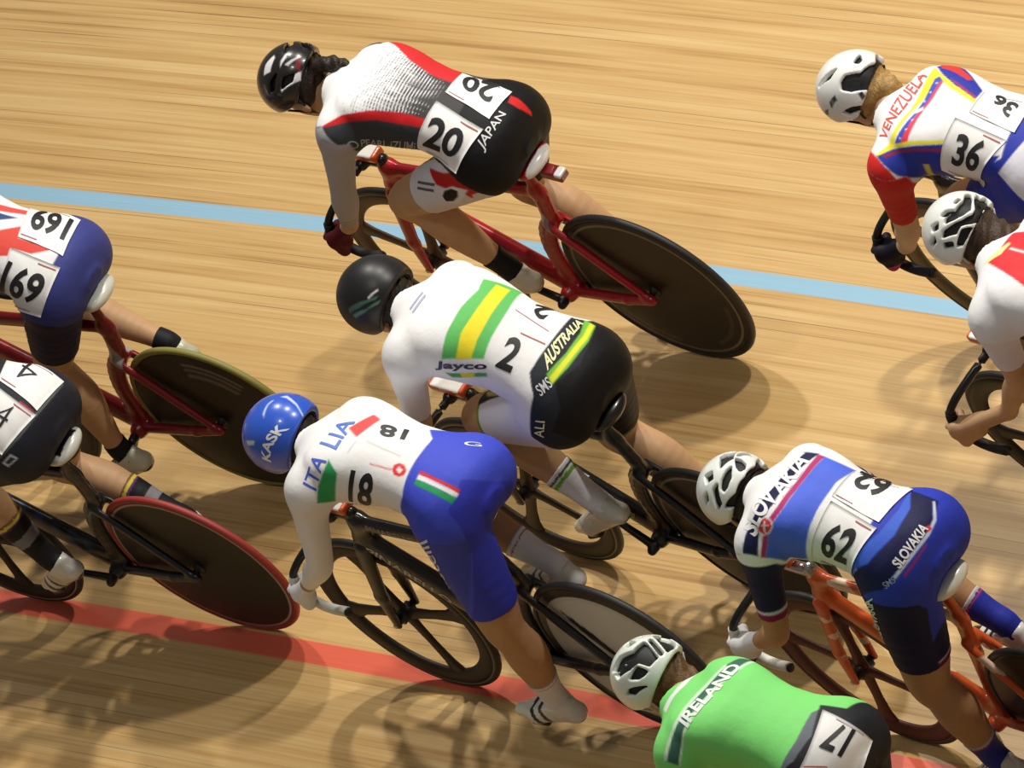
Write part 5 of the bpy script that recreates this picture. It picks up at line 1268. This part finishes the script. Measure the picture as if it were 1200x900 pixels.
    if st.get('glove'):
        for S in 'LR':
            W, G = j['wr' + S], b.grip(S); ax = unit(G - W)
            def glove(P): return smax(b.hand(P, S) - .0022, (W + ax * .012 - P) @ ax, .003)
            pts = np.array([W, G]); gc = st['glove']; g2 = st.get('glove2')
            sdf_part('glove', glove, pts.min(0) - .06, pts.max(0) + .06, .0042, FABRIC(), t, color=(lambda vv: [(g2 if (g2 and (p - G) @ V3(0, 0, 1) > st.get('gsplit', .0)) else gc) for p in vv]))
    # helmet
    hd = j['head']; he = st['helmet']
    vents = [(p, m) for p, m in pr['hv']]
    def hfn(P): return b.helmet(P, vents)
    v, q = surface(hfn, hd - .16, hd + .16, .0040, newton=1); v = relax(v, q, 1)
    C = np.repeat(np.array([he['col']], float), len(v), 0)
    x, y = b.hang(v); outer = ellip(v, hd, b.H, b.HR) > -.006
    for c, poly in pr['hp']:
        w = np.clip(.5 - polysd(x, y, poly) / .03, 0, 1) * outer; C = C * (1 - w[:, None]) + np.array(c) * w[:, None]
    helmet = link_mesh('helmet', v, q, SHELL() if not he.get('matt') else mat('matt_shell', (200, 200, 200), .42, vcol=True), t, cols=lin(C))
    sdf_part('helmet_liner', b.liner, hd - .15, hd + .15, .005, mat('foam_liner', he.get('liner', (22, 22, 24)), .6), helmet)
    for txt, c, quad in pr['ht']:
        V, F = text_mesh(txt, .03); xy = bilin(quad, V[:, 0], V[:, 1]); P = b.hpoint(xy[:, 0], xy[:, 1], .0012)
        link_mesh('lettering', P, F, mat('ink_%d_%d_%d' % tuple(c), c, .5), helmet, smooth=False)
    Hh = b.H
    for s_ in (1, -1):
        e0 = hd + Hh[1] * s_ * .088 - Hh[2] * .030 - Hh[0] * .045; e1 = b.hc + Hh[1] * s_ * .064 - Hh[2] * .066 + Hh[0] * .006; e2 = b.hc + Hh[0] * .050 + Hh[1] * s_ * .012 - Hh[2] * .119
        e3 = hd + Hh[1] * s_ * .088 - Hh[2] * .030 + Hh[0] * .035
        V_, F_ = tube([e0, e1, e2], .0035, 6); V2, F2 = tube([e3, e1 + Hh[0] * .004], .0035, 6)
        n0 = len(V_); link_mesh('chin_strap', V_ + V2, F_ + [tuple(i + n0 for i in f) for f in F2], mat('strap_%d' % st.get('strap', 0), [(28, 28, 30), (215, 215, 215)][st.get('strap', 0)], .7), helmet)
    # hair
    hr = st.get('hair')
    if hr:
        H0 = b.hc
        rs = np.random.RandomState(len(k) * 7 + ord(k[0])); ph = rs.rand(6, 3) * 60 + 30; po = rs.rand(6) * 6
        def wob(P, a):
            return sum(np.sin(P @ ph[i] * 2.0 + po[i]) for i in range(6)) * a / 3
        def hair(P):
            d = ellip(P, H0 + Hh[2] * .010 - Hh[0] * .016, Hh, (.094, .082, .090))
            if hr['kind'] == 'nape': d = smin(d, ellip(P, H0 - Hh[0] * .075 - Hh[2] * .055, Hh, hr.get('size', (.042, .05, .05))), .03)
            if hr['kind'] == 'bun': d = smin(d, ellip(P, H0 - Hh[0] * .105 - Hh[2] * .020, Hh, hr.get('size', (.040, .036, .038))), .02)
            if hr['kind'] == 'tail':
                p0 = H0 - Hh[0] * .085 - Hh[2] * .0; d = smin(d, limb(P, [p0, p0 - Hh[0] * .05 + Hh[2] * .006, p0 - Hh[0] * .10 - Hh[2] * .022, p0 - Hh[0] * .15 - Hh[2] * .075], [.024, .022, .024, .008]), .02)
            d = d - wob(P, .0032)
            # keep off the face and under the helmet
            d = smax(d, (P - (H0 + Hh[0] * .030 + Hh[2] * .0)) @ unit(Hh[0] - Hh[2] * .1), .01)
            return d
        hm = mat('hair_%d_%d_%d' % hr['col'], hr['col'], .5, bump=(170, .9, .004), grain=(60, .5))
        sdf_part('hair', hair, H0 - .26, H0 + .16, .005, hm, t, lap=0)
        if hr['kind'] == 'tail' and hr.get('tie'):
            p0 = H0 - Hh[0] * .10 + Hh[2] * .003
            v, f = tube([p0 + (Hh[1] * math.cos(a) + Hh[2] * math.sin(a)) * .024 for a in np.linspace(0, 2 * math.pi, 17)[:-1]], .007, 6, closed=True)
            link_mesh('hair_tie', v, f, mat('hair_tie', hr['tie'], .8), t)
    return t
# ---------------------------------------------------------------- what each pair wears and rides
def disc_ring(base, ring, r0=.292, r1=.300, extra=None):
    def f(r, a, s):
        if extra:
            e = extra(r, a)
            if e: return e
        return ring if r0 < r < r1 else base
    return f
def arcs(rmin, n, col, a0, a1):
    def e(r, a):
        a = math.degrees(a) % 360
        inside = (a0 <= a <= a1) if a0 <= a1 else (a >= a0 or a <= a1)
        if inside and r > rmin and int((r - rmin) / .012) % 2 == 0 and r < rmin + .012 * 2 * n: return col
    return e
def camo(c1, c2, sc=42):
    rs = np.random.RandomState(4); k = rs.randn(7, 3) * sc; p = rs.rand(7) * 6
    def f(v):
        s_ = sum(np.sin(v @ k[i] + p[i]) for i in range(7))
        return [c2 if x > 2.1 else c1 for x in s_]
    return f
def saddle_two(c1, c2, at):
    return lambda sx, sz: (lambda v: [c2 if at(p[0] - sx, p[1], p[2] - sz) else c1 for p in v])
def deltoid(r, a):
    x = r * math.cos(a); z = r * math.sin(a)
    if .286 < r: return (40, 40, 42)
    if r > .268: return (196, 200, 196)
    for ang in (55, 175, 295):
        d = (math.degrees(a) - ang + 180) % 360 - 180
        if abs(d) < 17 * (1 - r / .25): return (26, 26, 28)
    return (206, 210, 207)
WHITE = (236, 236, 238); INK = (26, 26, 28)
STYLE = {
 'jap': dict(
   bike=dict(fat=1.15, col=(165, 18, 32), framecol=lambda v: [((165, 160, 158) if (.235 < p[0] < .27 and .60 < p[2] < .69) else (165, 18, 32)) for p in v], forkcol=(165, 18, 32), disc=disc_ring((36, 30, 24), (120, 112, 96), extra=lambda r, a: (70, 62, 50) if (.255 < r < .275 and 285 < math.degrees(a) % 360 < 335) or (.255 < r < .270 and 190 < math.degrees(a) % 360 < 250) else None),
     front=dict(rim=(84, 66, 48), ang=25, rimband=(110, 100, 80)), tyre=(38, 37, 38), saddlecol=saddle_two((232, 230, 228), (195, 30, 40), lambda x, y, z: abs(x + .058) < .012), tailbox=True, tape=(30, 28, 28)),
   rider=dict(base=dict(armstart=-.03, torso=(64, 63, 65), arm=(176, 174, 178), leg=(20, 20, 22), thighL=(222, 216, 220), armhem=[(.008, (150, 148, 150)), (.016, (186, 184, 186)), (.024, (140, 138, 140)), (.032, (186, 184, 186)), (.040, (140, 138, 140)), (.05, (186, 184, 186)), (.058, (145, 143, 145))]), waist=.075,
     sockcol=(26, 26, 30), sock=.075, shoe=(205, 200, 180), shoe2=(40, 40, 44), glove=(90, 22, 34), helmet=dict(col=(30, 27, 28), liner=(14, 13, 14)), hair=dict(kind='tail', col=(44, 32, 24), tie=(110, 50, 60)))),
 'aus': dict(
   bike=dict(fat=1.1, col=(22, 22, 22), disc=disc_ring((34, 30, 24), (132, 132, 112), r0=.296, r1=.304, extra=lambda r, a: (165, 165, 60) if (.15 < r < .17 or .25 < r < .262) and 95 < math.degrees(a) % 360 < 150 else None),
     front=dict(rim=(52, 44, 36), ang=-56, rimband=(128, 124, 100)), metalcrank=False, decals=[('-', (150, 160, 50), [(.60, .505), (.45, .372), (.462, .350), (.612, .480)], 1)]),
   rider=dict(base=dict(torso=WHITE, arm=WHITE, leg=(38, 42, 50), thighL=(228, 228, 236), thighR=(24, 24, 26), leghem=[(.010, (150, 165, 50)), (.022, (120, 150, 60))], armhem=[(.012, (225, 230, 225)), (.045, (20, 105, 60))]), waist=.03,
     sockcol=(232, 232, 240), sock=.14, sockband=[(.012, .020, (60, 90, 60)), (.026, .038, (110, 175, 60))], shoe=(222, 222, 208), shoe2=(225, 228, 220), helmet=dict(col=(26, 26, 28), matt=True), hair=dict(kind='nape', col=(30, 24, 20), size=(.03, .045, .04)))),
 'ita': dict(
   bike=dict(sdx=.07, fat=1.2, col=(20, 20, 21), disc=lambda r, a, s: deltoid(r, a) or (150, 150, 150), tyre=(46, 46, 46),
     front=dict(rim=(44, 36, 30), ang=-8, rimband=(112, 110, 96)), tape=(226, 226, 216), decals=[('PINARELLO', (150, 152, 150), [(.78, .80), (.58, .78), (.58, .757), (.78, .777)], 1), ('PINARELLO', (190, 192, 190), [(.84, .70), (.62, .50), (.642, .474), (.862, .675)], 1)]),
   rider=dict(base=dict(torso=WHITE, arm=WHITE, leg=(64, 78, 200), thighL=(58, 70, 178), thighR=(58, 70, 178)), waist=.10, tone=1,
     sockcol=(232, 232, 240), sock=.13, sockband=[(.016, .020, (150, 60, 80)), (.0, .004, (190, 190, 200))], shoe=(232, 234, 226), shoe2=(34, 34, 38), heel=(226, 222, 220), glove=(228, 232, 236), glove2=(235, 235, 238),
     helmet=dict(col=(48, 92, 205)), hair=dict(kind='nape', col=(22, 18, 16), size=(.035, .05, .045)))),
 'slk': dict(
   bike=dict(wb=.91, mono=False, col=(214, 92, 34), framecol=camo((212, 90, 32), (232, 205, 180)), forkcol=camo((208, 84, 30), (230, 200, 178), 48), disc=disc_ring((22, 21, 21), (30, 29, 29)), tyre=(24, 24, 24),
     front=dict(rim=(72, 38, 32), ang=17, rimband=(60, 56, 54)), saddle=(236, 232, 215), metalstem=True, metalcrank=True, tape=(222, 220, 212)),
   rider=dict(base=dict(torso=WHITE, arm=(24, 28, 68), leg=(44, 62, 182), thighL=(20, 23, 62), thighR=(22, 25, 72), leghem=[(.022, (105, 25, 70)), (.030, (170, 175, 215))], armhem=[(.006, (230, 225, 225)), (.032, (130, 28, 75)), (.044, (200, 205, 230))]), waist=.07, tone=1,
     sockcol=(42, 52, 160), sock=.12, sockband=[(.0, .012, (190, 185, 190)), (.016, .020, (190, 60, 80))], shoe=(225, 225, 222), shoe2=(24, 24, 26), toe=(30, 28, 28), glove=(36, 36, 46), glove2=(228, 228, 230), gsplit=-.01,
     helmet=dict(col=(230, 236, 232)), hair=dict(kind='nape', col=(38, 28, 22), size=(.052, .062, .058)))),
 'gbr': dict(
   bike=dict(fat=1.15, col=(150, 16, 26), framecol=lambda v: [((165, 165, 165) if (.22 < p[0] < .262 and .60 < p[2] < .70) else (128, 16, 26)) for p in v], disc=disc_ring((34, 29, 22), (34, 29, 22), extra=arcs(.215, 3, (108, 104, 88), 95, 140)), tyre=(134, 128, 62), front=dict(rim=(60, 50, 40)), saddle=(224, 226, 214)),
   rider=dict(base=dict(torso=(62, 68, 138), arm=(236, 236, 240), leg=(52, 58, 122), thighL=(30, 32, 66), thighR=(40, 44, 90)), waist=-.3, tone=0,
     sockcol=(26, 28, 34), sock=.04, shoe=(205, 205, 180), shoe2=(30, 30, 32), toe=(30, 30, 34), helmet=dict(col=(230, 230, 232)), hair=dict(kind='nape', col=(60, 44, 30)))),
 'usa': dict(
   bike=dict(fat=1.1, col=(20, 22, 26), framecol=lambda v: [((26, 44, 70) if (.45 < p[0] < .80 and abs(math.sin(p[0] * 55 + p[2] * 20)) > .75 and .3 < p[2] < .66) else (20, 21, 24)) for p in v], disc=disc_ring((32, 28, 24), (168, 150, 140), r0=.303, r1=.3105), tyre=(150, 50, 46), front=dict(rim=(34, 28, 24), rimband=(150, 140, 130), ang=10), saddlecol=saddle_two((26, 27, 28), (214, 216, 210), lambda x, y, z: (abs(y) > .050 or x < -.075) and z > -.03)),  # blue gloss streaks on the black frame are painted into its colour
   rider=dict(base=dict(torso=(40, 43, 54), arm=(40, 43, 54), leg=(36, 39, 50)), waist=.0, tone=0,
     sockcol=(26, 26, 30), sock=.20, sockband=[(.0, .008, (120, 90, 60)), (.008, .018, (215, 195, 70)), (.018, .026, (90, 50, 110)), (.07, .11, (120, 120, 125))], shoe=(212, 210, 200), shoe2=(24, 24, 26), helmet=dict(col=(230, 230, 232)), hair=dict(kind='nape', col=(60, 44, 30)))),
 'ven': dict(
   bike=dict(col=(30, 28, 28), disc=disc_ring((32, 28, 24), (90, 84, 72)), front=dict(rim=(96, 84, 58), ang=40, rimband=(60, 54, 44)), tape=(24, 24, 36)),
   rider=dict(base=dict(armstart=-.03, torso=WHITE, arm=(208, 44, 42), leg=(45, 58, 165), thighL=(45, 58, 165)), waist=.09, tone=2,
     sockcol=(232, 232, 240), glove=(190, 50, 110), glove2=(30, 28, 40), gsplit=-.02, helmet=dict(col=(232, 234, 232)), strap=0, hair=dict(kind='bun', col=(196, 156, 92)))),
 'pol': dict(
   bike=dict(col=(24, 24, 26), disc=disc_ring((30, 28, 26), (60, 58, 54)), front=dict(rim=(40, 34, 30)), box=True),
   rider=dict(base=dict(torso=(236, 236, 240), arm=(228, 224, 234), leg=(225, 222, 232)), waist=.05, tone=0,
     sockcol=(232, 232, 240), helmet=dict(col=(232, 236, 232)), strap=1, hair=dict(kind='nape', col=(72, 52, 36), size=(.060, .062, .058)))),
 'ire': dict(
   bike=dict(col=(24, 24, 26), disc=disc_ring((30, 28, 26), (60, 58, 54)), front=dict(rim=(40, 34, 30))),
   rider=dict(base=dict(torso=(128, 222, 120), arm=(120, 214, 112), leg=(36, 38, 44)), waist=-.02, tone=0,
     sockcol=(232, 232, 240), helmet=dict(col=(228, 236, 228)), strap=1, hair=dict(kind='nape', col=(120, 88, 52), size=(.05, .055, .045)))),
}
LABEL = {
 'jap': ('red monocoque track bicycle with brown disc wheel, under the rider numbered 20', 'rider numbered 20 in a grey, white and red suit with a black vented helmet'),
 'aus': ('black track bicycle with a yellow-lettered down tube, under the rider numbered 2', 'rider numbered 2 in a white suit with green and yellow bands, matt black helmet'),
 'ita': ('black track bicycle with silver-grey disc wheel and white bar tape, on the red line', 'rider numbered 18 in a white and blue suit with a round bright blue helmet'),
 'slk': ('orange and white patterned track bicycle under the rider in the navy and blue suit', 'rider numbered 62 in a blue, navy and white suit, left leg stretched down'),
 'gbr': ('dark red track bicycle with a yellow-tyred disc wheel at the left edge', 'rider numbered 169 with navy shorts and a red and white back, at the left edge'),
 'usa': ('black track bicycle with a red-tyred disc wheel in the lower left corner', 'rider numbered 4 in a black suit at the left edge, head out of the picture'),
 'ven': ('dark track bicycle with a pale front rim at the upper right edge', 'rider numbered 36 in a white, yellow, blue and red suit with a blond bun'),
 'pol': ('black track bicycle at the right edge below the rider in red and white', 'bare-handed rider in red and white, white vented helmet, at the right edge'),
 'ire': ('black track bicycle hidden below the rider in bright green', 'rider numbered 17 in a bright green top, cut by the bottom edge'),
}
for k in ('jap', 'aus', 'ita', 'slk', 'gbr', 'usa', 'ven', 'pol', 'ire'):
    if ONLY and k not in ONLY: continue
    r = RIDERS[k]; r['body'] = Body(r['j'], r['opt'])
    bk, M = build_bike(k, r, LABEL[k][0], STYLE[k]['bike']); bk['group'] = 'track bicycles in the bunch'
    rd = build_rider(k, r, LABEL[k][1], STYLE[k]['rider'], M); rd['group'] = 'riders in the bunch'
